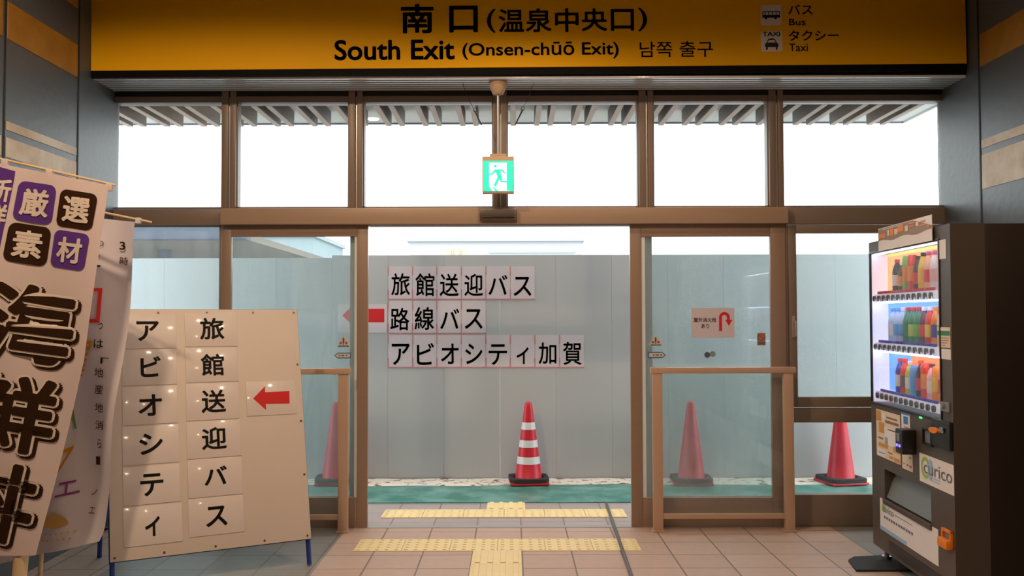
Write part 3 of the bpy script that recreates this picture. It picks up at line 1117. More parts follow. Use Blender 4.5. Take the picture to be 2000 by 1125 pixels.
ordn = ['first', 'second', 'third', 'fourth', 'fifth', 'sixth', 'seventh', 'eighth']
xe = [172, 313, 453, 595, 737, 878, 1020, 1163, 1305]
rows = [('top', 414, 606, [('旅', 190, 455, 298, 583), ('館', 330, 455, 440, 588), ('送', 470, 458, 580, 588), ('迎', 613, 458, 720, 587), ('バ', 752, 465, 862, 580), ('ス', 897, 475, 1000, 587)]),
        ('middle', 613, 803, [('路', 185, 655, 295, 785), ('線', 325, 650, 437, 783), ('バ', 473, 660, 583, 777), ('ス', 615, 662, 718, 777)]),
        ('bottom', 812, 1000, [('ア', 193, 862, 297, 985), ('ビ', 338, 858, 437, 985), ('オ', 478, 862, 580, 980), ('シ', 618, 862, 717, 980), ('テ', 753, 865, 860, 985), ('ィ', 915, 882, 985, 980), ('加', 1042, 855, 1145, 980), ('賀', 1183, 852, 1290, 985)])]
for rname, ya, yb, chars in rows:
    for i, (ch, a, b, c, d) in enumerate(chars):
        u0, v0, u1, v1 = fbox(xe[i], ya, xe[i + 1], yb)
        r = thing('letter_sheet', FP.pt((u0 + u1) / 2, v0), 'white sheet bearing the black character %s, %s in the %s line of sheets on the fence' % (ch, ordn[i], rname), 'paper sheet', 'lettered sheets taped to the fence')
        MB().pbox(FP, u0 + .002, v0, u1 - .002, v1, .0005, .002).build('sheet', 'paper_matt', r)
        MB().text(ch, fbox(a, b, c, d), ff_(.003), .012).build('lettering', 'ink', r)
        q = MB().poly([(u0, v0 - .004), (u1, v0 - .004), (u1, v0 + .006), (u0, v0 + .006)], ff_(.0035))
        for e, f0, f1 in ((u0, 0.0, .3), (u0, .72, 1.0)):
            q.poly([(e - .004, v0 + (v1 - v0) * f0), (e + .005, v0 + (v1 - v0) * f0), (e + .005, v0 + (v1 - v0) * f1), (e - .004, v0 + (v1 - v0) * f1)], ff_(.0038))
        q.build('tape', 'tape', r)
a0 = FP.hit(660, 650); a1 = FP.hit(756, 594)
r = thing('arrow_sheet', FP.pt((a0[0] + a1[0]) / 2, a0[1]), 'white sheet with a red arrow on the fence, partly behind the door frame', 'paper sheet')
MB().pbox(FP, a0[0], a0[1], a1[0], a1[1], .0005, .002).build('sheet', 'paper_matt', r)
MB().poly([FP.hit(668.8, 616), FP.hit(697, 588.5), FP.hit(697, 603), FP.hit(750.7, 603), FP.hit(750.7, 629.5), FP.hit(697, 629.5), FP.hit(697, 643.5)], ff_(.003)).build('arrow', 'red', r)


def cone_thing(loc, label, bands, wlabel, yaw=0.0):
    H = .69
    r = thing('traffic_cone', loc, label, 'traffic cone')
    x, y, z = loc
    rad = lambda h: .118 - (.118 - .036) * (h - .03) / (H - .05 - .03)
    pr = [(.124, .02), (rad(.04), .03)] + [(rad(h), h) for h in (.2, .35, .5, H - .05)] + [(.033, H - .03), (.027, H - .012), (.015, H - .002), (.004, H)]
    MB().lathe(pr, loc, 32).build('cone_body', 'cone_red', r)
    q = MB()
    s = .165
    ca, sa = math.cos(yaw), math.sin(yaw)
    fn = lambda a, b, c: Vector((x + a * ca - b * sa, y + a * sa + b * ca, z + c))
    q.box(-s, -s, 0, s, s, .02, .008, fn)
    q.build('base', 'cone_red', r)
    for h0, h1 in bands:
        MB().lathe([(rad(h0) + .0015, h0), (rad(h1) + .0015, h1)], loc, 32).build('reflective_band', 'cone_white', r)
    # loose ring weight lying over the cone's base
    ro, ri = .168, .13
    vv, ff = [], []
    seg = 32
    for k in range(seg):
        a = 2 * PI * (k + .5) / seg
        c_, s_ = math.cos(a), math.sin(a)
        m_ = min(1.0 / max(abs(c_), abs(s_)), 1.25)
        for rr, zz_, sq in ((ro, .022, m_), (ro, .05, m_), (ri + .02, .056, 1), (ri, .05, 1), (ri, .022, 1)):
            px_, py_ = rr * sq * c_, rr * sq * s_
            vv.append(fn(px_, py_, zz_))
    for k in range(seg):
        for j in range(5):
            a, b = k * 5 + j, k * 5 + (j + 1) % 5
            c_, d_ = ((k + 1) % seg) * 5 + (j + 1) % 5, ((k + 1) % seg) * 5 + j
            ff.append((a, b, c_, d_))
    o = MB().add(vv, ff).build('cone_weight', 'rubber')
    tag(o, wlabel, 'cone weight', 'black ring weights on the cone bases')


def cone_at(px, py):
    p = at_z(px, py, 0)
    return (p.x, p.y + .15, .0115)


cone_thing(cone_at(1033, 951), 'red traffic cone with three white bands standing in the open doorway view', [(.165, .225), (.305, .365), (.455, .515)], 'black ring weight around foot of the white banded cone', .06)
cone_thing(cone_at(649, 951), 'plain red traffic cone seen beside the A-frame board through door glass', [], 'black ring weight on the cone seen beside the A-frame board', .1)
cone_thing(cone_at(1357, 951), 'plain red traffic cone standing behind the framed guard rail panel', [], 'black ring weight on the cone behind the guard rail panel', -.05)
cone_thing(cone_at(1655, 951), 'plain red traffic cone seen through the low window beside the vending machine', [], 'black ring weight on the cone beside the vending machine', .2)

# ------------------------------------------------------------------ outdoor canopy
Hc = EYE + 1.5
ys0 = at_z(1043, 206, Hc).y
ys1 = at_z(1043, 246, Hc).y
zs1 = Hc + .12
yse = at_z(1100, 239, zs1).y
xr_end = at_z(1757, 241, zs1).x
ca = thing('entrance_canopy', (0, YF + .2, Hc), 'pale entrance canopy outside with paired wooden battens under its soffit', 'canopy')
MB().box(-4.0, YF + .2, zs1, xr_end, yse, zs1 + .06).build('soffit', 'soffit', ca)
MB().box(-4.0, yse, zs1 - .012, xr_end, yse + .02, zs1 + .16).build('fascia', 'fascia', ca)
MB().box(xr_end, YF + .2, zs1 - .012, xr_end + .02, yse + .02, zs1 + .16).build('end_fascia', 'soffit', ca)
xb = at_z(1043, 246, Hc).x
ppx = (at_z(1187, 246, Hc).x - at_z(1043, 246, Hc).x) / 2
pin = at_z(1069, 246, Hc).x - xb
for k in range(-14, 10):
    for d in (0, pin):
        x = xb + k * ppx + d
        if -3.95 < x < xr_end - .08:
            bt = MB().box(x, ys0, Hc + .004, x + .042, ys1, zs1, .003).build('batten', 'batten_shaded_side', ca)
            MB().box(x + .001, ys0 + .001, Hc, x + .041, ys1 - .001, Hc + .0042).build('lit_underside_strip', 'batten_lit_under', bt)  # pale strip paints ground-bounced light onto the batten's underside
p = at_z(733, 238, zs1)
M['lit_lamp'] = lamp_mat('lit_lamp_lens', (255, 250, 240), 6.0)
MB().lathe([(.045, -.006), (.045, .002)], (p.x, p.y - .12, zs1), 20).build('downlight', 'lit_lamp', ca)

# ------------------------------------------------------------------ things far outside
Ysh = 14.0
a = at(-400, 443, Ysh); b = at(478, 467, Ysh)
sh = thing('bus_shelter', (b.x - 2, Ysh, 0), 'flat roofed dark shelter rising above the fence outside', 'shelter')
MB().box(a.x, Ysh, b.z, b.x, Ysh + .3, a.z, .02).build('fascia', 'shelter', sh)
MB().box(a.x, Ysh + .3, b.z, b.x, Ysh + 12, a.z - .1).build('roof_slab', 'shelter_under', sh)
for px in (318, 120):
    c = at(px, 480, Ysh + 2)
    MB().box(c.x - .09, Ysh + 2, 0, c.x + .09, Ysh + 2.2, b.z).build('post', 'shelter', sh)
Ypb = 34.0
a = at(476, 463, Ypb); b = at(611, 520, Ypb)
pb = thing('pale_building', ((a.x + b.x) / 2, Ypb, 0), 'pale blue building block peeking over the fence behind the shelter', 'building')
MB().box(a.x - 3, Ypb, 0, b.x, Ypb + 6, a.z).build('wall', 'pale_wall', pb)
MB().box(a.x - 3.1, Ypb - .1, a.z, b.x + .1, Ypb + 6.1, a.z + .15).build('roof_edge', 'far_wall', pb)
Yfb = 60.0
a = at(800, 472, Yfb); b = at(1136, 520, Yfb)
fb = thing('far_building', ((a.x + b.x) / 2, Yfb, 0), 'hazy white long building far beyond the fence', 'building')
MB().box(a.x, Yfb, 0, b.x, Yfb + 10, a.z).build('wall', 'far_wall', fb)
w0 = at(955, 488, Yfb - .05)
MB().box(w0.x, Yfb - .1, at(955, 494, Yfb).z, b.x - .4, Yfb, at(955, 489, Yfb).z).build('window_band', 'pale_wall', fb)
MB().box(a.x - .2, Yfb - .25, a.z, b.x + .2, Yfb + 10.2, a.z + .2).build('roof_edge', 'pale_wall', fb)
Yt = 50.0
for k, px in enumerate((876, 892, 908)):
    c = at(px, 485, Yt)
    o = MB().lathe([(.2, 0), (.2, c.z - .06), (.17, c.z)], (c.x, Yt, 0), 20).build('storage_silo', 'cream')
    tag(o, ('pale cream silo just above the fence line, first of three', 'pale cream silo just above the fence line, middle of three', 'pale cream silo just above the fence line, beside the white building')[k], 'silo', 'cream silos beyond the fence')

# ------------------------------------------------------------------ A-frame sign board
BR = at(608, 1052, at_z(613, 1103, 0).y)
zbt = BR.z
BL = at_z(215, 1099, zbt)
Ub = (BL - BR); Ub = Vector((BR.x - BL.x, BR.y - BL.y, 0)).normalized()
nb = Vector((-Ub.y, Ub.x, 0))              # away from the viewer
best = None
for i in range(200):                       # lean that brings the far top corner to its measured place
    k = 0.05 + 0.4 * i / 200
    for h in [1.1 + 0.005 * j for j in range(60)]:
        P_ = BR + nb * k + Vector((0, 0, h))
        l = CAM_M.inverted() @ P_
        e = (CX + F * l.x / -l.z - 580) ** 2 + (CY - F * l.y / -l.z - 605) ** 2
        if best is None or e < best[0]:
            best = (e, k, h)
Vb = nb * best[1] + Vector((0, 0, best[2]))
Hb = Vb.length
Wb = (BR - BL).length
BP = Plane(BL, Ub, Vb)
ab = thing('a_frame_board', (BL + BR) / 2 - Vector((0, 0, zbt)), 'large white A-frame notice board on blue legs with black lettered sheets', 'notice board')
MB().pbox(BP, 0, 0, Wb, Hb, -.012, 0, .002).build('board', 'board', ab)
q = MB()
for a_ in ((-.004, -.004, Wb + .004, .01), (-.004, Hb - .012, Wb + .004, Hb + .004), (-.004, 0, .008, Hb), (Wb - .008, 0, Wb + .004, Hb)):
    q.pbox(BP, a_[0], a_[1], a_[2], a_[3], -.03, -.0125)
q.build('frame', 'blue_steel', ab)
Vn = BP.V


def leg(p0, p1, name='leg'):
    MB().tube([p0, p1], .014, 8).build(name, 'blue_steel', ab)


for u in (.012, Wb - .012):
    top = BP.pt(u, Hb - .02, -.03)
    lo = BP.pt(u, 0, -.03)
    k = lo.z / (BP.V.z)
    foot = lo - BP.V * k
    leg(foot + Vector((0, 0, .005)), top, 'front_leg')
    rear = Vector((top.x, top.y, 0)) + nb * .42
    leg(Vector((rear.x, rear.y, .005)), top + nb * .03, 'rear_leg')
ra = BP.pt(.012, Hb - .02, -.03) + nb * .42; rb = BP.pt(Wb - .012, Hb - .02, -.03) + nb * .42
q = MB().tube([Vector((ra.x, ra.y, .18)) - nb * .05, Vector((rb.x, rb.y, .18)) - nb * .05], .01, 8)
q.build('cross_bar', 'blue_steel', ab)
for u, v in [(Wb * f, v) for f in (.02, .25, .5, .75, .98) for v in (.02, Hb - .02)] + [(Wb - .018, Hb * f) for f in (.27, .5, .75)]:
    MB().tube([BP.pt(u, v, .0005), BP.pt(u, v, .004)], .006, 8).build('screw', 'screw', ab)
bz = lambda x, y: BP.hit(200 + x / 2.064, 580 + y / 2.064)
bfn = lambda d: (lambda u, v: BP.pt(u, v, d))


def bquad(x0, y0, x1, y1):
    mx, my = (x0 + x1) / 2, (y0 + y1) / 2
    return bz(x0, my)[0], bz(mx, y1)[1], bz(x1, my)[0], bz(mx, y0)[1]


colB = [('旅', (392, 85, 490, 172), (332, 66, 543, 200)), ('館', (397, 230, 490, 318), (334, 204, 546, 343)), ('送', (398, 375, 497, 467), (337, 348, 549, 495)),
        ('迎', (400, 525, 500, 615), (340, 500, 558, 647)), ('バ', (410, 682, 502, 758), (344, 650, 564, 803)), ('ス', (417, 843, 503, 925), (347, 806, 570, 958))]
colA = [('ア', (137, 98, 228, 178), (84, 72, 297, 208)), ('ビ', (153, 240, 235, 323), (80, 210, 299, 355)), ('オ', (145, 393, 240, 480), (80, 361, 303, 513)),
        ('シ', (148, 550, 243, 635), (80, 519, 308, 673)), ('テ', (152, 712, 246, 802), (83, 680, 313, 834)), ('ィ', (172, 885, 232, 965), (84, 840, 322, 998))]
for col in (colA, colB):
    for ch, g, s in col:
        u0, v0, u1, v1 = bquad(*s)
        sh_ = MB().pbox(BP, u0, v0, u1, v1, .001, .0035, .0008).build('letter_sheet', 'paper', ab)
        MB().text(ch, bquad(*g), bfn(.0045), .022).build('lettering', 'ink', sh_)
u0, v0, u1, v1 = bquad(580, 340, 780, 476)
sh_ = MB().pbox(BP, u0, v0, u1, v1, .001, .0035, .0008).build('arrow_sheet', 'paper', ab)
MB().poly([bz(607, 410), bz(655, 360), bz(655, 384), bz(753, 380), bz(754, 430), bz(658, 432), bz(659, 456)], bfn(.0045)).build('arrow', 'red', sh_)

# ------------------------------------------------------------------ banners
def table(tab, y):
    for (y0, x0), (y1, x1) in zip(tab, tab[1:]):
        if y <= y1:
            return x0 + (x1 - x0) * (y - y0) / (y1 - y0)
    return tab[-1][1]


class Flag:
    """Cloth hanging in a plane, with an outline measured row by row and soft folds across it."""
    def __init__(self, Y, amp, lam, ph, slope=0.0):
        self.P = Plane((0, Y, EYE), (1, -slope, 0), (0, 0, 1))
        self.amp, self.lam, self.ph = amp, lam, ph

    def wave(self, u, v):
        return self.amp * (math.sin((u + .18 * v) * 2 * PI / self.lam + self.ph) + .4 * math.sin((u * .6 - v * .35) * 2 * PI / self.lam * 1.3 + 1))

    def fn(self, d):
        return lambda u, v: self.P.pt(u, v, d + self.wave(u, v))

    def cloth(self, left, right, top, bot, nu=24, nv=40, thick=.0015):
        """left/right: tables (y, x); top/bot: rows given as (y at left, y at right)."""
        vv, ff = [], []
        for j in range(nv + 1):
            f = j / nv
            for i in range(nu + 1):
                g = i / nu
                y = (top[0] * (1 - g) + top[1] * g) * (1 - f) + (bot[0] * (1 - g) + bot[1] * g) * f
                x = table(left, y) * (1 - g) + table(right, y) * g
                u, v = self.P.hit(x, y)
                vv.append(self.P.pt(u, v, self.wave(u, v)))
        n = len(vv)
        vv += [p - self.P.N * thick for p in vv[:n]]
        W = nu + 1
        for j in range(nv):
            for i in range(nu):
                a = j * W + i
                ff.append((a, a + 1, a + W + 1, a + W))
                ff.append((n + a, n + a + W, n + a + W + 1, n + a + 1))
        return MB().add(vv, ff)

    def text(self, mb, ch, cx, cy, w, h, rot, d, bold, sx=0.0, sy=0.0):
        u, v = self.P.hit(cx + sx, cy + sy)
        s = self.P.O.y / F
        mb.text(ch, (u - w * s / 2, v - h * s / 2, u + w * s / 2, v + h * s / 2), self.fn(d), bold, -math.radians(rot))

    def shape(self, mb, pts, d):
        mb.poly([self.P.hit(*p) for p in pts], self.fn(d))

    def patch(self, mb, cx, cy, w, h, rot, d, r=.18):
        u, v = self.P.hit(cx, cy)
        s = self.P.O.y / F
        w, h = w * s, h * s
        pts = rounded(-w / 2, -h / 2, w / 2, h / 2, r * w)
        a = -math.radians(rot)
        pts = [(u + x * math.cos(a) - y * math.sin(a), v + x * math.sin(a) + y * math.cos(a)) for x, y in pts]
        # fan so that the patch follows the folds
        rings = []
        N = 6
        vv = [self.fn(d)(u, v)]
        ff = []
        m = len(pts)
        for k in range(1, N + 1):
            vv += [self.fn(d)(u + (x - u) * k / N, v + (y - v) * k / N) for x, y in pts]
        for i in range(m):
            ff.append((0, 1 + i, 1 + (i + 1) % m))
        for k in range(1, N):
            o0, o1 = 1 + (k - 1) * m, 1 + k * m
            for i in range(m):
                ff.append((o0 + i, o1 + i, o1 + (i + 1) % m, o0 + (i + 1) % m))
        mb.add(vv, ff)


Y1 = 4.28
F1 = Flag(Y1, .009, .5, .6)
right1 = [(330, 214), (362, 211), (480, 196), (700, 166), (840, 132), (960, 102), (1070, 74), (1130, 60)]
left1 = [(y, max(x - 252, -118)) for y, x in right1]
b1 = thing('nobori_banner', at_z(-10, 1216, 0), 'tall white banner with big brown lettering and purple squares, in front', 'banner')
F1.cloth(left1, right1, (312, 362), (1088, 1084)).build('cloth', 'cloth', b1)
q = MB()
for p, r_ in ((at(97, 338, Y1 + .02), 0),):
    pass
pole_top, pole_bot = at(96, 334, Y1 + .03), at(38, 1112, Y1 + .03)
kk = (pole_bot.z - .06) / (pole_top.z - pole_bot.z)
pole_foot = pole_bot - (pole_top - pole_bot) * kk
MB().tube([pole_foot, pole_top], .011, 12).build('pole', 'pole', b1)
MB().tube([at(41, 1088, Y1 + .03), at(30, 1230, Y1 + .03)], .033, 14).build('lower_sleeve', 'pole', b1)
MB().tube([at(-44, 300, Y1 + .02), at(226, 362, Y1 + .02)], .006, 10).build('cross_rod', 'pole', b1)
MB().lathe([(.125, 0), (.13, .02), (.12, .06), (.05, .075)], (pole_foot.x, pole_foot.y, 0), 24).build('base', 'rubber', b1)
for px, py in ((97, 335), (214, 361), (10, 314)):
    c = at(px, py, Y1 + .02)
    MB().box(c.x - .014, Y1 + .008, c.z - .03, c.x + .014, Y1 + .034, c.z + .008, .004).build('loop', 'cloth', b1)
q = MB()
q2 = F1.cloth([(300, -42), (1200, -118)], [(300, 32), (345, 27), (470, 4), (560, -12), (600, -24)], (314, 334), (560, 580), 10, 14, .0005)
for i, p in enumerate(q2.v):
    q2.v[i] = p + F1.P.N * .004
q2.build('purple_strip', 'purple', b1)
q = MB()
F1.text(q, '新', 0, 370, 44, 46, 9, .007, .03)
q.build('strip_lettering', 'white_dye', b1)
q = MB()
F1.text(q, '鮮', -8, 420, 44, 46, 9, .007, .03)
q.build('strip_lettering', 'white_dye', b1)
sq = [('厳', 68.4, 396, 79, 78, 'purple', 58, 54), ('選', 151, 410.4, 72, 73, 'brown_dye', 52, 50), ('素', 54, 477, 84, 77, 'brown_dye', 58, 54), ('材', 137, 489, 70, 73, 'purple', 50, 50)]
for ch, cx, cy, w, h, m, tw, th in sq:
    q = MB(); F1.patch(q, cx, cy, w, h, 9, .004)
    pt_ = q.build('printed_square', m, b1)
    q = MB(); F1.text(q, ch, cx, cy, tw, th, 7, .008, .03)
    q.build('lettering', 'white_dye', pt_)
for ch, cx, cy, w, h, rot in (('海', 60, 632, 176, 152, 8), ('鮮', 26, 806, 168, 148, 10), ('丼', -8, 976, 158, 156, 13)):
    for nm_, b_, d_, sx_, m_ in (('letter_shadow', .062, .005, 5, 'brown_dye'), ('letter_outline', .055, .008, 0, 'white_dye'), ('big_lettering', .028, .011, 0, 'brown_dye')):
        k_ = (.92 + 2 * b_) / (.92 + 2 * .028)
        q = MB(); F1.text(q, ch, cx, cy, w * k_, h * k_, rot, d_, b_, sx_, sx_)
        q.build(nm_, m_, b1)

Y2 = 4.6
F2 = Flag(Y2, .022, .34, 2.2)
right2 = [(425, 268), (440, 265), (505, 257.6), (606, 249), (720, 238), (813, 226), (911, 217), (965, 211), (1040, 199), (1066, 186), (1120, 170)]
left2 = [(425, 60), (700, 40), (900, 0), (1120, -50)]
b2 = thing('nobori_banner', at_z(80, 1190, 0), 'thin white cafe banner with small lettering, half hidden behind the purple square banner', 'banner')
F2.cloth(left2, right2, (410, 434), (1110, 1060)).build('cloth', 'cloth2', b2)
pt2, pb2 = at(120, 400, Y2 + .04), at(78, 1130, Y2 + .04)
kk = (pb2.z - .06) / (pt2.z - pb2.z)
pf2 = pb2 - (pt2 - pb2) * kk
MB().tube([pf2, pt2], .011, 12).build('pole', 'pole', b2)
MB().tube([at(60, 386, Y2 + .02), at(296, 434, Y2 + .02)], .0055, 10).build('cross_rod', 'pole', b2)
MB().lathe([(.125, 0), (.13, .02), (.12, .06), (.05, .075)], (pf2.x, pf2.y, 0), 24).build('base', 'rubber', b2)
for px, py in ((270, 429), (122, 399)):
    c = at(px, py, Y2 + .02)
    MB().box(c.x - .012, Y2 + .008, c.z - .02, c.x + .012, Y2 + .034, c.z + .01, .004).build('loop', 'cloth2', b2)
q = MB()
F2.text(q, '3', 239, 480, 12, 16, 0, .012, .02)
q.build('small_lettering', 'brown_dye', b2)
q = MB()
for ch, cx, cy, w, h in (('の', 197.5, 476, 11, 11), ('し', 195, 497, 7, 12), ('ー', 193, 520, 14, 4), ('つ', 201, 637, 8, 12), ('は', 197, 671, 18, 17), ('「', 208, 704, 15, 12)):
    F2.text(q, ch, cx, cy, w, h, 4, .012, .01)
    q.build('small_lettering', 'brown_dye', b2)
    q = MB()
q = MB()
F2.text(q, '時', 242, 510, 17, 16, 4, .012, .01)
q.build('small_lettering', 'maroon_dye', b2)
q = MB()
for ch, cx, cy in (('地', 197, 727), ('産', 197, 760), ('地', 198, 795), ('消', 199, 829), ('ら', 198, 865), ('ー', 193, 899)):
    F2.text(q, ch, cx, cy, 19 if cy < 840 else 9, 18, 2, .012, .006)
    q.build('small_lettering', 'maroon_dye', b2)
    q = MB()
for ch, cx, cy in (('ノ', 182, 962), ('エ', 177, 998)):
    F2.text(q, ch, cx, cy, 10, 12, 10, .012, .0)
    q.build('small_lettering', 'maroon_dye', b2)
    q = MB()
q = MB()
o_, i_ = [(177, 563), (205, 563), (200, 630), (172, 630)], [(182, 569), (198, 569), (194, 623), (178, 623)]
for k in range(4):
    F2.shape(q, [o_[k], o_[(k + 1) % 4], i_[(k + 1) % 4], i_[k]], .013)
q.build('red_box_print', 'red_dye', b2)
q = MB()
for pts in ([(162, 665), (186, 665), (184, 671), (168, 671)], [(162, 665), (168, 671), (166, 684), (160, 684)], [(160, 684), (162, 678), (180, 677), (180, 683)], [(184, 671), (178, 671), (177, 683), (180, 683)],
            [(154, 690), (176, 688), (174, 694), (152, 695)], [(151, 702), (172, 700), (170, 705), (150, 707)], [(149, 712), (168, 711), (166, 716), (148, 717)], [(146, 722), (166, 720), (163, 726), (145, 727)],
            [(153, 731), (160, 730), (160, 735), (154, 736)]):
    F2.shape(q, pts, .013)
q.build('orange_print', 'orange_dye', b2)
q = MB()
for pts in ([(111, 884), (145, 870), (141, 878), (116, 888)], [(141, 871), (145, 872), (104, 948), (99, 948)]):
    F2.shape(q, pts, .013)
q.build('orange_print', 'orange_dye', b2)
q = MB(); F2.shape(q, [(136, 797), (140, 797), (144, 820), (148, 838), (144, 838), (139, 820)], .013)
q.build('green_print', 'green_dye', b2)
q = MB()
for pts in ([(122, 941), (151, 936), (151, 940), (122, 945)], [(134, 940), (138, 939), (136, 963), (132, 964)], [(115, 965), (157, 957), (157, 961), (115, 969)]):
    F2.shape(q, pts, .013)
q.build('violet_print', 'violet_dye', b2)
q = MB()
F2.shape(q, [(88, 1027)] + [(114 + 25 * math.cos(PI - k * PI / 12), 1022 - 22 * math.sin(k * PI / 12)) for k in range(13)] + [(110, 1030)], .013)
for r_ in range(2):
    for k in range(6):
        x, y = 84 + r_ * 8 + k * 11, 1053 - r_ * 13 - k * 1.2
        F2.shape(q, [(x, y), (x + 4, y), (x + 4, y + 4), (x, y + 4)], .013)
q.build('sun_print', 'sun_dye', b2)

# ------------------------------------------------------------------ vending machine
f0 = at_z(1706, 1091, 0)
hv = at(1691, 474.5, f0.y).z
f1 = at_z(1855, 436.5, hv)
U = Vector((f1.x - f0.x, f1.y - f0.y, 0))
WV = U.length
VP = Plane((f0.x, f0.y, 0), U, (0, 0, 1))
DV = min(.72, XR - .03 - max(f0.x, f1.x))
HV = hv
vm = thing('vending_machine', VP.pt(WV / 2, 0, -DV / 2), 'tall dark brown drink vending machine against the wall', 'vending machine')
MB().pbox(VP, 0, .09, WV, HV, -DV, -.16, .01).build('cabinet', 'vm_body', vm)


def vbox(px0, py0, px1, py1):
    return VP.box(px0, py0, px1, py1)


# display opening and delivery opening
du0 = VP.hit(1702, 640)[0]; du1 = VP.hit(1836, 640)[0]
dv1 = VP.hit(1765, 484)[1]; dv0 = VP.hit(1765, 800)[1]
eu0, ev0, eu1, ev1 = vbox(1728, 940, 1818, 955)
ev1 = VP.hit(1775, 938)[1]; ev0 = VP.hit(1775, 999)[1]
q = MB()
for (a, b, c, d) in ((0, .09, WV, ev0), (0, ev0, eu0, ev1), (eu1, ev0, WV, ev1), (0, ev1, WV, dv0), (0, dv0, du0, dv1), (du1, dv0, WV, dv1), (0, dv1, WV, HV)):
    q.pbox(VP, a, b, c, d, -.16, 0)
q.build('front_door', 'vm_front', vm)
M['bk_orange'] = mat('orange_backing', (246, 178, 110), 0.6, emit=.75)
M['bk_yellow'] = mat('yellow_backing', (246, 226, 110), 0.6, emit=.75)
M['bk_blue'] = mat('blue_backing', (96, 160, 236), 0.6, emit=.75)
M['bk_orange2'] = mat('deep_orange_backing', (244, 130, 60), 0.6, emit=.75)
M['bk_white'] = mat('white_backing', (226, 222, 240), 0.6, emit=.8)
MB().pbox(VP, du0, dv0, du1, dv1, -.16, -.102).build('display_liner', 'vm_white', vm)
for a_, b_ in ((du0, du0 + .006), (du1 - .006, du1)):
    MB().pbox(VP, a_, dv0, b_, dv1, -.102, -.006).build('side_liner', 'bk_white', vm)
# shelves
rowpx = [((1704.6, 581.5), (1814, 576.4)), ((1706.7, 676), (1816.5, 685.5)), ((1710.3, 770.8), (1819.7, 796.4))]
shelves = []
for (pa, pb_) in rowpx:
    ua, va = VP.hit(*pa); ub, vb_ = VP.hit(*pb_)
    shelves.append((ua, ub, (va + vb_) / 2))
BH = .05
M['price_red'] = mat('red_price_tags', (214, 40, 70), 0.5)
M['price_blue'] = mat('blue_price_tags', (74, 66, 190), 0.5)
M['button'] = mat('grey_button', (92, 96, 100), 0.3, 0.3)
tops = [dv1, shelves[0][2] - BH / 2, shelves[1][2] - BH / 2]
bots = [s[2] + BH / 2 for s in shelves]
wid = du1 - du0
su = lambda f: du0 + wid * f


def backing(u0, v0, u1, v1, m):
    MB().pbox(VP, u0, v0, u1, v1, -.1015, -.098).build('backing_card', m, vm)


backing(su(0), bots[0], su(1), tops[0] - .018, 'bk_orange')
backing(su(0), tops[0] - .018, su(1), tops[0], 'bk_yellow')
backing(su(0), bots[1], su(1), tops[1], 'bk_blue')
backing(su(0), bots[2], su(.36), tops[2], 'bk_blue')
backing(su(.36), bots[2], su(1), tops[2], 'bk_orange2')
btn = None
rn = ['top', 'middle', 'bottom']
for i, (ua, ub, vc) in enumerate(shelves):
    MB().pbox(VP, du0 + .007, vc - BH / 2, du1 - .007, vc + BH / 2 - .004, -.0975, -.015, .003).build('shelf', 'vm_white', vm)
    q = MB()
    for k in range(12):
        u = ua + (ub - ua) * k / 11
        if (i == 0 and k < 1) or (i > 0 and k < 1):
            continue
        q.pbox(VP, u - .032, vc + BH / 2 - .003, u + .032, vc + BH / 2 + .012, -.022, -.012, .002)
    q.build('price_strip', 'price_red' if i == 0 else 'price_blue', vm)
    for k in range(12):
        u = ua + (ub - ua) * k / 11
        o_ = VP.pt(u, vc - .004, -.016)
        q = MB()
        q.tube([o_, o_ + VP.N * .012], .017, 14)
        q.tube([o_ + VP.N * .012, o_ + VP.N * .014], .012, 12)
        q.build('selection_button', 'button', vm)
MB().pbox(VP, du0 - .003, dv0 - .003, du1 + .003, dv1 + .003, -.004, .0).build('display_glass', 'vm_glass', vm)
q = MB()
fw = .012
for a in ((du0 - fw, dv0 - fw, du1 + fw, dv0), (du0 - fw, dv1, du1 + fw, dv1 + fw), (du0 - fw, dv0, du0, dv1), (du1, dv0, du1 + fw, dv1)):
    q.pbox(VP, a[0], a[1], a[2], a[3], -.01, .006, .002)
q.build('display_frame', 'vm_dark', vm)
# the case's own light: a tube lamp along the top edge of each shelf
M['tube'] = lamp_mat('display_tube_lamp', (236, 232, 255), 12.0)
for i in range(3):
    MB().pbox(VP, du0 + .01, tops[i] - .008, du1 - .01, tops[i] - .001, -.024, -.015).build('tube_lamp', 'tube', vm)

pal = {
    'orange': (240, 150, 60), 'green': (120, 190, 70), 'red': (226, 56, 50), 'plum': (96, 52, 66), 'yellow': (238, 206, 70), 'peach': (244, 196, 160),
    'pink': (240, 196, 200), 'white': (240, 238, 240), 'clear': (190, 216, 244), 'sky': (96, 170, 236), 'dgreen': (64, 140, 96), 'black': (44, 42, 48),
    'magenta': (214, 52, 110), 'blue': (66, 70, 180), 'lime': (190, 214, 90), 'brown': (110, 74, 50)}
for k, c in pal.items():
    M['drink_' + k] = mat('drink_' + k, c, 0.3, 0, 0.08, 12)
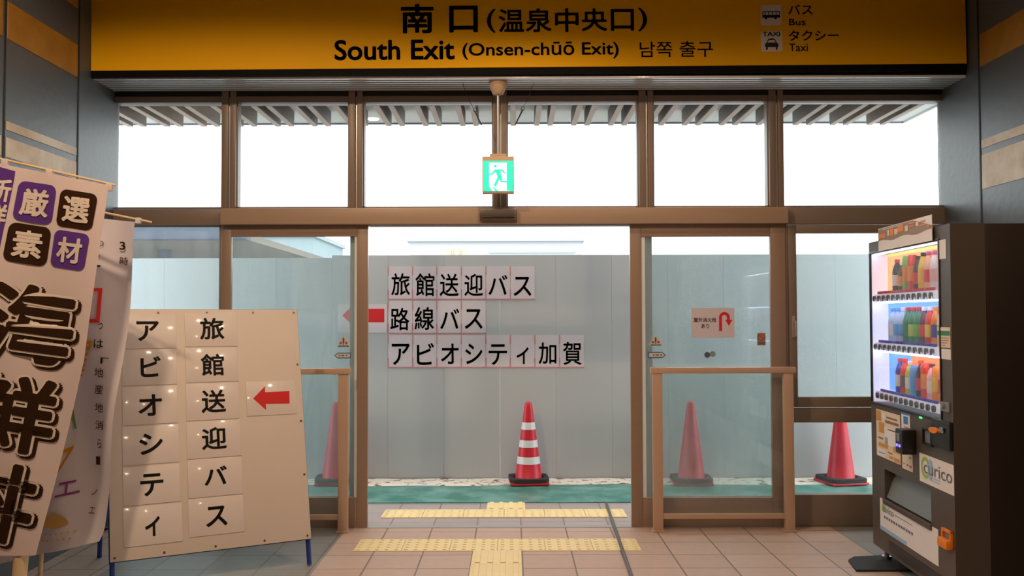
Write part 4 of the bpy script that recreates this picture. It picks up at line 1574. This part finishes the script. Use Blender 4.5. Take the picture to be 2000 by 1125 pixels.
# (slot, body, label, cap, height, radius, can?)
stock = [[(2, 'black', 'white', 'red', .19, .028, 0), (3, 'brown', 'orange', 'white', .17, .024, 0), (4, 'green', 'orange', 'yellow', .2, .027, 1), (5, 'red', 'orange', 'red', .2, .027, 1),
          (6, 'plum', 'red', 'black', .19, .026, 0), (7, 'yellow', 'yellow', 'black', .21, .028, 0), (8, 'peach', 'red', 'magenta', .21, .027, 0),
          (9, 'white', 'pink', 'magenta', .21, .027, 0), (10, 'white', 'pink', 'black', .22, .027, 0), (11, 'peach', 'orange', 'magenta', .21, .027, 0)],
         [(1, 'clear', 'white', 'sky', .2, .03, 0), (2, 'clear', 'sky', 'sky', .2, .028, 0), (3, 'clear', 'sky', 'white', .2, .028, 0), (4, 'dgreen', 'dgreen', 'red', .22, .029, 0), (5, 'dgreen', 'lime', 'red', .22, .029, 0), (6, 'dgreen', 'green', 'red', .22, .029, 0),
          (7, 'plum', 'red', 'white', .21, .029, 0), (8, 'red', 'yellow', 'white', .21, .029, 0), (9, 'orange', 'blue', 'orange', .22, .027, 0), (10, 'white', 'lime', 'red', .21, .027, 0), (11, 'lime', 'green', 'black', .21, .029, 0)],
         [(2, 'blue', 'white', 'red', .2, .027, 0), (3, 'red', 'brown', 'red', .2, .028, 0), (4, 'lime', 'white', 'white', .19, .028, 0), (5, 'sky', 'sky', 'white', .17, .03, 1), (6, 'black', 'magenta', 'red', .2, .027, 0),
          (7, 'red', 'orange', 'red', .19, .03, 1), (8, 'pink', 'white', 'plum', .19, .028, 0), (9, 'orange', 'yellow', 'orange', .18, .03, 1), (10, 'orange', 'red', 'yellow', .17, .03, 1), (11, 'red', 'yellow', 'orange', .17, .03, 1)]]
for i, items in enumerate(stock):
    ua, ub, vc = shelves[i]
    for n_, (slot, body, lab, cap, h, rr, can) in enumerate(items):
        u = ua + (ub - ua) * slot / 11
        base = VP.pt(min(u + .085, du1 - .042), bots[i] - .003, -.06)
        h = min(h, tops[i] - bots[i] - .03)
        nm = 'drink_can' if can else 'drink_bottle'
        nice = lambda k_: {'dgreen': 'dark green', 'sky': 'blue'}.get(k_, k_)
        txt = '%s %s with %s %s, %s from the window end, %s machine shelf' % (
            nice(body), 'can' if can else 'bottle', nice(lab) if can else nice(cap), 'band' if can else 'cap', (ordn + ['ninth', 'tenth', 'eleventh'])[n_], rn[i])
        r = thing(nm, base, txt, 'drink', 'sample drinks on the %s shelf' % rn[i])
        if can:
            MB().lathe([(rr * .8, 0), (rr, .008), (rr, h - .014), (rr * .82, h - .003), (rr * .8, h)], base, 14).build('body', 'drink_' + body, r)
            MB().lathe([(rr + .0008, h * .3), (rr + .0008, h * .7)], base, 14).build('printed_band', 'drink_' + lab, r)
        else:
            MB().lathe([(rr * .85, 0), (rr, .01), (rr, h * .55), (rr * .97, h * .64), (rr * .7, h * .8), (rr * .42, h * .88), (rr * .42, h * .92)], base, 14).build('body', 'drink_' + body, r)
            MB().lathe([(rr + .0008, h * .22), (rr + .0008, h * .54)], base, 14).build('wrap_label', 'drink_' + lab, r)
            MB().lathe([(rr * .5, h * .9), (rr * .52, h * .99), (rr * .45, h)], base, 12).build('cap', 'drink_' + cap, r)

# delivery chute
MB().pbox(VP, eu0 - .002, ev0 - .002, eu1 + .002, ev1 + .002, -.16, -.15).build('chute_back', 'vm_dark', vm)
q = MB()
q.add([VP.pt(eu0 + .004, ev1 - .02, -.06), VP.pt(eu1 - .004, ev1 - .02, -.06), VP.pt(eu1 - .004, ev0 + .006, -.008), VP.pt(eu0 + .004, ev0 + .006, -.008),
       VP.pt(eu0 + .004, ev1 - .02, -.068), VP.pt(eu1 - .004, ev1 - .02, -.068), VP.pt(eu1 - .004, ev0 + .006, -.016), VP.pt(eu0 + .004, ev0 + .006, -.016)],
      [(0, 1, 2, 3), (7, 6, 5, 4), (0, 4, 5, 1), (1, 5, 6, 2), (2, 6, 7, 3), (3, 7, 4, 0)])
q.build('chute_flap', 'vm_grey', vm)
MB().pbox(VP, eu0 - .01, ev0 - .03, eu1 + .01, ev0, -.01, .012, .004).build('chute_lip', 'vm_front', vm)


def card(name, px, m, d=.002):
    a = VP.hit(*px[0]); b = VP.hit(*px[1]); c = VP.hit(*px[2]); e = VP.hit(*px[3])     # TL TR BR BL
    u0, u1 = (a[0] + e[0]) / 2, (b[0] + c[0]) / 2
    v1, v0 = (a[1] + b[1]) / 2, (c[1] + e[1]) / 2
    o = MB().pbox(VP, u0, v0, u1, v1, .0003, d).build(name, m, vm)
    return o, u0, v0, u1, v1


vfn = lambda d: (lambda u, v: VP.pt(u, v, d))


def blocks(parent, u0, v0, u1, v1, specs, name='print'):
    for m, rs in specs:
        q = MB()
        for a, b, c, d in rs:
            q.poly([(u0 + (u1 - u0) * x, v0 + (v1 - v0) * y) for x, y in ((a, b), (c, b), (c, d), (a, d))], vfn(.0032))
        q.build(name, m, parent)


M['pr_cream'] = mat('cream_card', (226, 204, 178), 0.5)
M['pr_ochre'] = mat('ochre_print', (206, 146, 60), 0.5)
M['pr_blue'] = mat('blue_print', (52, 128, 200), 0.5)
M['pr_teal'] = mat('teal_print', (112, 176, 190), 0.5)
M['pr_brown'] = mat('brown_print', (140, 110, 90), 0.5)
M['pr_green'] = mat('green_print', (40, 128, 76), 0.5)
M['pr_lime'] = mat('lime_print', (150, 190, 70), 0.5)
M['pr_grey'] = mat('grey_print', (112, 112, 124), 0.5)
M['pr_white'] = mat('white_card', (228, 222, 220), 0.5)
M['pr_pale'] = mat('pale_blue_print', (150, 184, 220), 0.5)
M['pr_salmon'] = mat('salmon_print', (226, 130, 110), 0.5)
c_ = card('price_poster', ((1713, 800), (1758.5, 810), (1759.3, 907.6), (1712, 888)), 'pr_cream')
blocks(*c_, [('pr_ochre', [(.02, .76, .22, .98), (.12, .52, .36, .74), (.1, .22, .5, .3), (.72, .2, 1, .32), (.55, .04, .72, .1), (.75, .02, .98, .1)]),
             ('pr_white', [(.36, .3, .86, .68), (.25, .84, .4, .96), (.05, .02, .4, .18)]), ('pr_brown', [(.4, .76, .95, .82), (.45, .86, .9, .9), (.5, .62, .82, .65), (.5, .14, .7, .17), (.1, .08, .36, .1), (.08, .38, .3, .42)]),
             ('pr_teal', [(.37, .3, .5, .46)]), ('pr_salmon', [(.88, .4, 1, .5), (.86, .6, .98, .68)])])
c_ = card('payment_card', ((1761, 805.5), (1779, 809.5), (1777, 884), (1762, 879)), 'pr_white')
blocks(*c_, [('pr_blue', [(.28, .72, .8, .92), (0, .42, 1, .52), (0, .96, 1, 1)]), ('pr_salmon', [(.15, .56, .5, .6), (.3, .62, .9, .66), (.8, .28, 1, .34)]), ('pr_pale', [(0, .24, .7, .4)]), ('pr_ochre', [(.05, .02, .6, .16)])])
c_ = card('notice_card', ((1762.5, 883), (1783, 889), (1783.5, 922.5), (1763, 914)), 'pr_cream')
blocks(*c_, [('pr_brown', [(.1, .3, .3, .36), (.45, .22, .6, .38), (.72, .2, .92, .36)]), ('pr_green', [(.7, .76, .9, .84)])])
lg = card('logo_card', ((1796, 887), (1862.5, 905), (1865, 968), (1797.5, 940)), 'pr_white')
lo, u0, v0, u1, v1 = lg
w, h = u1 - u0, v1 - v0
circ = lambda cx, cy, rx, ry, n=28: [(cx + rx * math.cos(2 * PI * k / n), cy + ry * math.sin(2 * PI * k / n)) for k in range(n)]
q = MB()
for k in range(28):
    a, b = 2 * PI * k / 28, 2 * PI * (k + 1) / 28
    if .35 < (a + b) / 2 % (2 * PI) < 2 * PI - .35:
        q.poly([(u0 + w * (.19 + .13 * f * math.cos(t_)), v0 + h * (.55 + .38 * f * math.sin(t_))) for f, t_ in ((1, a), (1, b), (.68, b), (.68, a))], vfn(.0032))
q.build('logo_ring', 'pr_lime', lo)
q = MB(); q.poly([(u0 + w * .34 + x * w, v0 + h * .55 + y * h) for x, y in circ(0, 0, .07, .36)], vfn(.0034)); q.build('logo_disc', 'pr_pale', lo)
q = MB(); q.text('curico', (u0 + w * .14, v0 + h * .36, u1 - w * .04, v0 + h * .78), vfn(.0042), -.012); q.build('lettering', 'pr_grey', lo)
q = MB()
for k in range(2):
    q.poly([(u0 + w * .3, v0 + h * (.18 + .09 * k)), (u0 + w * .62, v0 + h * (.18 + .09 * k)), (u0 + w * .62, v0 + h * (.21 + .09 * k)), (u0 + w * .3, v0 + h * (.21 + .09 * k))], vfn(.0036))
q.build('fine_print', 'pr_pale', lo)
lp = card('lower_poster', ((1718.5, 972), (1832.2, 1033.3), (1834.4, 1106.7), (1721, 1033.3)), 'pr_white')
lo, u0, v0, u1, v1 = lp
w, h = u1 - u0, v1 - v0
q = MB(); q.poly([(u0 + w * .075 + x * w, v0 + h * .73 + y * h) for x, y in circ(0, 0, .035, .13)], vfn(.0032)); q.build('logo_disc', 'pr_lime', lo)
q = MB(); q.text('curico', (u0 + w * .06, v0 + h * .62, u0 + w * .27, v0 + h * .82), vfn(.0042), -.01); q.build('lettering', 'pr_grey', lo)
blocks(lo, u0, v0, u1, v1, [('pr_grey', [(.29, .7, .6, .72)] + [(.08 + .045 * k, .42, .11 + .045 * k, .5) for k in range(12)]), ('pr_pale', [(.0, .0, .5, .12)])], 'fine_print')
card('rating_sticker', ((1831, 470), (1847, 467), (1848.5, 505), (1832, 507)), 'pr_white')
c_ = card('green_notice', ((1832, 638.5), (1856, 640), (1857, 680), (1832, 678)), 'pr_cream')
blocks(*c_, [('pr_green', [(0, .6, 1, .82)]), ('pr_brown', [(.06, .46, .9, .49), (.06, .34, .9, .37), (.06, .22, .8, .25), (.06, .1, .6, .13)]), ('pr_white', [(.02, .84, .96, .94)])])
card('small_notice', ((1839, 681), (1857, 682), (1858, 703), (1840, 701)), 'pr_white')
# coin unit, bill slot, card reader, lamps, return cup
u0, v0, u1, v1 = vbox(1826, 820, 1863, 876)
q = MB().pbox(VP, u0, v0, u1, v1, .0005, .022, .012)
cu_ = q.build('coin_unit', 'vm_dark', vm)
q = MB(); q.prism(circ(u0 + (u1 - u0) * .32, v0 + (v1 - v0) * .6, (u1 - u0) * .22, (v1 - v0) * .1), lambda a, b, d: VP.pt(a, b, d), .0225, .04)
q.build('coin_guide', 'orange', cu_)
MB().pbox(VP, u0 + (u1 - u0) * .62, v0 + (v1 - v0) * .58, u0 + (u1 - u0) * .8, v0 + (v1 - v0) * .78, .0225, .035, .004).build('return_lever', 'chrome', cu_)
u0, v0, u1, v1 = vbox(1806, 836, 1824, 870)
q = MB()
for a in ((u0, v0, u0 + .012, v1), (u1 - .012, v0, u1, v1), (u0 + .012, v1 - .012, u1 - .012, v1), (u0 + .012, v0, u1 - .012, v0 + .012)):
    q.pbox(VP, a[0], a[1], a[2], a[3], .0005, .016, .003)
bs = q.build('bill_slot', 'vm_dark', vm)
MB().pbox(VP, u0 + .012, v0 + .012, u1 - .012, v1 - .012, .0005, .004).build('slot_window', 'vm_grey', bs)
u0, v0, u1, v1 = vbox(1776.5, 838, 1792, 886)
cr = MB().pbox(VP, u0, v0, u1 - .01, v1, .0035, .075, .008).build('card_reader', 'vm_dark', vm)
MB().pbox(VP, u0 + .03, v0 + (v1 - v0) * .5, u1 - .04, v0 + (v1 - v0) * .82, .075, .078).build('reader_screen', 'vm_grey', cr)
M['led_blue'] = lamp_mat('blue_led', (110, 90, 255), 3.0)
M['led_green'] = lamp_mat('green_led', (60, 240, 110), 3.0)
for f in (.2, .55):
    MB().pbox(VP, u0 + (u1 - u0) * f, v0 + (v1 - v0) * .28, u0 + (u1 - u0) * (f + .16), v0 + (v1 - v0) * .38, .075, .079).build('reader_lamp', 'led_blue', cr)
u0, v0, u1, v1 = vbox(1797, 813, 1801, 817)
MB().pbox(VP, u0, v0, u1, v1, .0005, .005).build('status_lamp', 'led_green', vm)
u0, v0, u1, v1 = vbox(1840, 785, 1856, 804)
lk = MB().pbox(VP, u0, v0, u1, v1, .0005, .008, .003).build('door_lock', 'vm_grey', vm)
MB().tube([VP.pt((u0 + u1) / 2, v1 - .02, .008), VP.pt((u0 + u1) / 2, v1 - .02, .022)], .012, 12).build('lock_cylinder', 'chrome', lk)
u0, v0, u1, v1 = vbox(1843.5, 1034, 1862, 1066)
q = MB()
q.pbox(VP, u0, v0, u0 + .012, v1, .0005, .014, .003); q.pbox(VP, u1 - .012, v0, u1, v1, .0005, .014, .003); q.pbox(VP, u0, v1 - .014, u1, v1, .0005, .014, .003)
q.pbox(VP, u0, v0 - .01, u1, v0 + .035, .0005, .035, .01)
cr_ = q.build('coin_return', 'orange', vm)
MB().pbox(VP, u0 + .012, v0 + .035, u1 - .012, v1 - .014, .0005, .003).build('return_cup', 'vm_grey', cr_)
u0, v0 = VP.hit(1737, 1074)[0], .1
MB().pbox(VP, u0, .11, WV - .08, .17, .0003, .003).build('base_grille', 'vm_dark', vm)
M['vm_side_card'] = M['vm_body']
for u in (.05, WV - .05):
    for d in (-.06, -DV + .06):
        q = MB().tube([VP.pt(u, .013, d), VP.pt(u, .1, d)], .014, 10)
        q.tube([VP.pt(u, .013, d), VP.pt(u, .03, d)], .028, 12)
        q.build('foot', 'chrome', vm)
p0, p1, p2, p3 = at_z(1657, 1097, 0), at_z(1690, 1117, 0), at_z(1792, 1117, 0), at_z(1760, 1094, 0)
q = MB()
c0 = VP.pt(.05, 0, -.06)
pts = [(p0.x, p0.y), (p1.x - .05, p1.y), (c0.x + .1, p1.y), (c0.x + .1, c0.y + .1), (p0.x + .06, c0.y + .06)]
q.prism(pts, lambda a, b, d: Vector((a, b, d)), 0.001, .012)
tag(q.build('floor_plate', 'rubber'), 'flat black plate on the floor under the vending machine foot', 'plate')
# promotional card standing up above the display
pc = VP
a = VP.hit(1710, 447, .03); b = VP.hit(1816, 419, .03); c = VP.hit(1812, 468, .03); d = VP.hit(1711, 493, .03)
u0, u1 = (a[0] + d[0]) / 2, (b[0] + c[0]) / 2
v1, v0 = (a[1] + b[1]) / 2, (c[1] + d[1]) / 2
pr = thing('promotion_card', VP.pt((u0 + u1) / 2, v0, .02), 'white promotional card with orange pictures fixed above the drinks window', 'card')
w, h = u1 - u0, v1 - v0
n = 16
lo_, mid, top_ = [], [], []
q = MB().pbox(VP, u0, v0, u1, v1, .013, .0155)
q.build('sheet', 'pr_white', pr)
q = MB()
wave_lo = [(u0 + w * k / n, v0 + h * (.42 + .05 * math.sin(k * .9 + .4) - .0 * k)) for k in range(n + 1)]
wave_hi = [(u0 + w * k / n, v0 + h * (.97 - (0 if k < 12 else .075 * (k - 11)))) for k in range(n + 1)]
for k in range(n):
    q.poly([wave_lo[k], wave_lo[k + 1], wave_hi[k + 1], wave_hi[k]], vfn(.0165))
M['pr_taupe'] = mat('taupe_print', (150, 122, 104), 0.5)
M['pr_orange'] = mat('orange_print', (226, 132, 40), 0.5)
q.build('picture_ground', 'pr_taupe', pr)
q = MB()
for x0_, y0_, x1_, y1_ in ((.02, .55, .16, .74), (.26, .56, .33, .86), (.4, .64, .52, .88), (.62, .84, .72, .9), (.62, .72, .7, .78), (.82, .8, .9, .86), (.8, .66, .92, .71), (.93, .56, .97, .64)):
    q.poly([(u0 + w * x, v0 + h * y) for x, y in ((x0_, y0_), (x1_, y0_), (x1_, y1_), (x0_, y1_))], vfn(.018))
    q.build('picture', 'pr_orange', pr)
    q = MB()
q = MB()
for x0_, y0_, x1_, y1_ in ((.2, .6, .24, .84), (.34, .58, .4, .8), (.54, .6, .6, .82), (.74, .7, .79, .86), (.1, .9, .5, .93)):
    q.poly([(u0 + w * x, v0 + h * y) for x, y in ((x0_, y0_), (x1_, y0_), (x1_, y1_), (x0_, y1_))], vfn(.018))
    q.build('picture', 'pr_cream', pr)
    q = MB()

# ------------------------------------------------------------------ recessed ceiling lamps (each lamp carries its own light)
def ceiling_lamp(x, y, watts, label, size=164, blend=.16):
    r = thing('ceiling_downlight', (x, y, ZC - .02), label, 'ceiling light')
    MB().lathe([(.09, -.012), (.105, -.008), (.105, .02)], (x, y, ZC - .02), 24).build('trim_ring', 'silver', r)
    MB().lathe([(.075, -.016), (.078, -.012)], (x, y, ZC - .02), 24).build('lens', 'lit_lamp', r)
    ld = bpy.data.lights.new('downlight_lamp', 'SPOT')
    ld.energy = watts
    ld.color = WARM
    ld.spot_size = math.radians(size)
    ld.spot_blend = blend
    ld.shadow_soft_size = .07
    lo = bpy.data.objects.new('downlight_lamp', ld)
    COL.objects.link(lo)
    lo.parent = r
    lo.location = (0, 0, -.03)


ceiling_lamp(.05, 4.6, LAMP_W * 1.35, 'round ceiling downlight close in front of the yellow sign', 132, .5)
for x, y, k, lab in ((-1.74, 2.8, 3.2, 'round ceiling downlight on the banner side'), (.05, 2.43, .6, 'round ceiling downlight above the tactile path'),
                     (1.6, 2.43, 1.1, 'round ceiling downlight on the vending machine side'),
                     (-1.48, -.6, .25, 'round ceiling downlight over the wall stripes, behind the viewer'), (.05, -.6, .55, 'round ceiling downlight over the entrance hall, behind the viewer'),
                     (1.6, -.6, .4, 'round ceiling downlight near the wall, behind the viewer'), (.05, -3.2, .6, 'round ceiling downlight at far end of the hall')):
    ceiling_lamp(x, y, LAMP_W * k, lab)
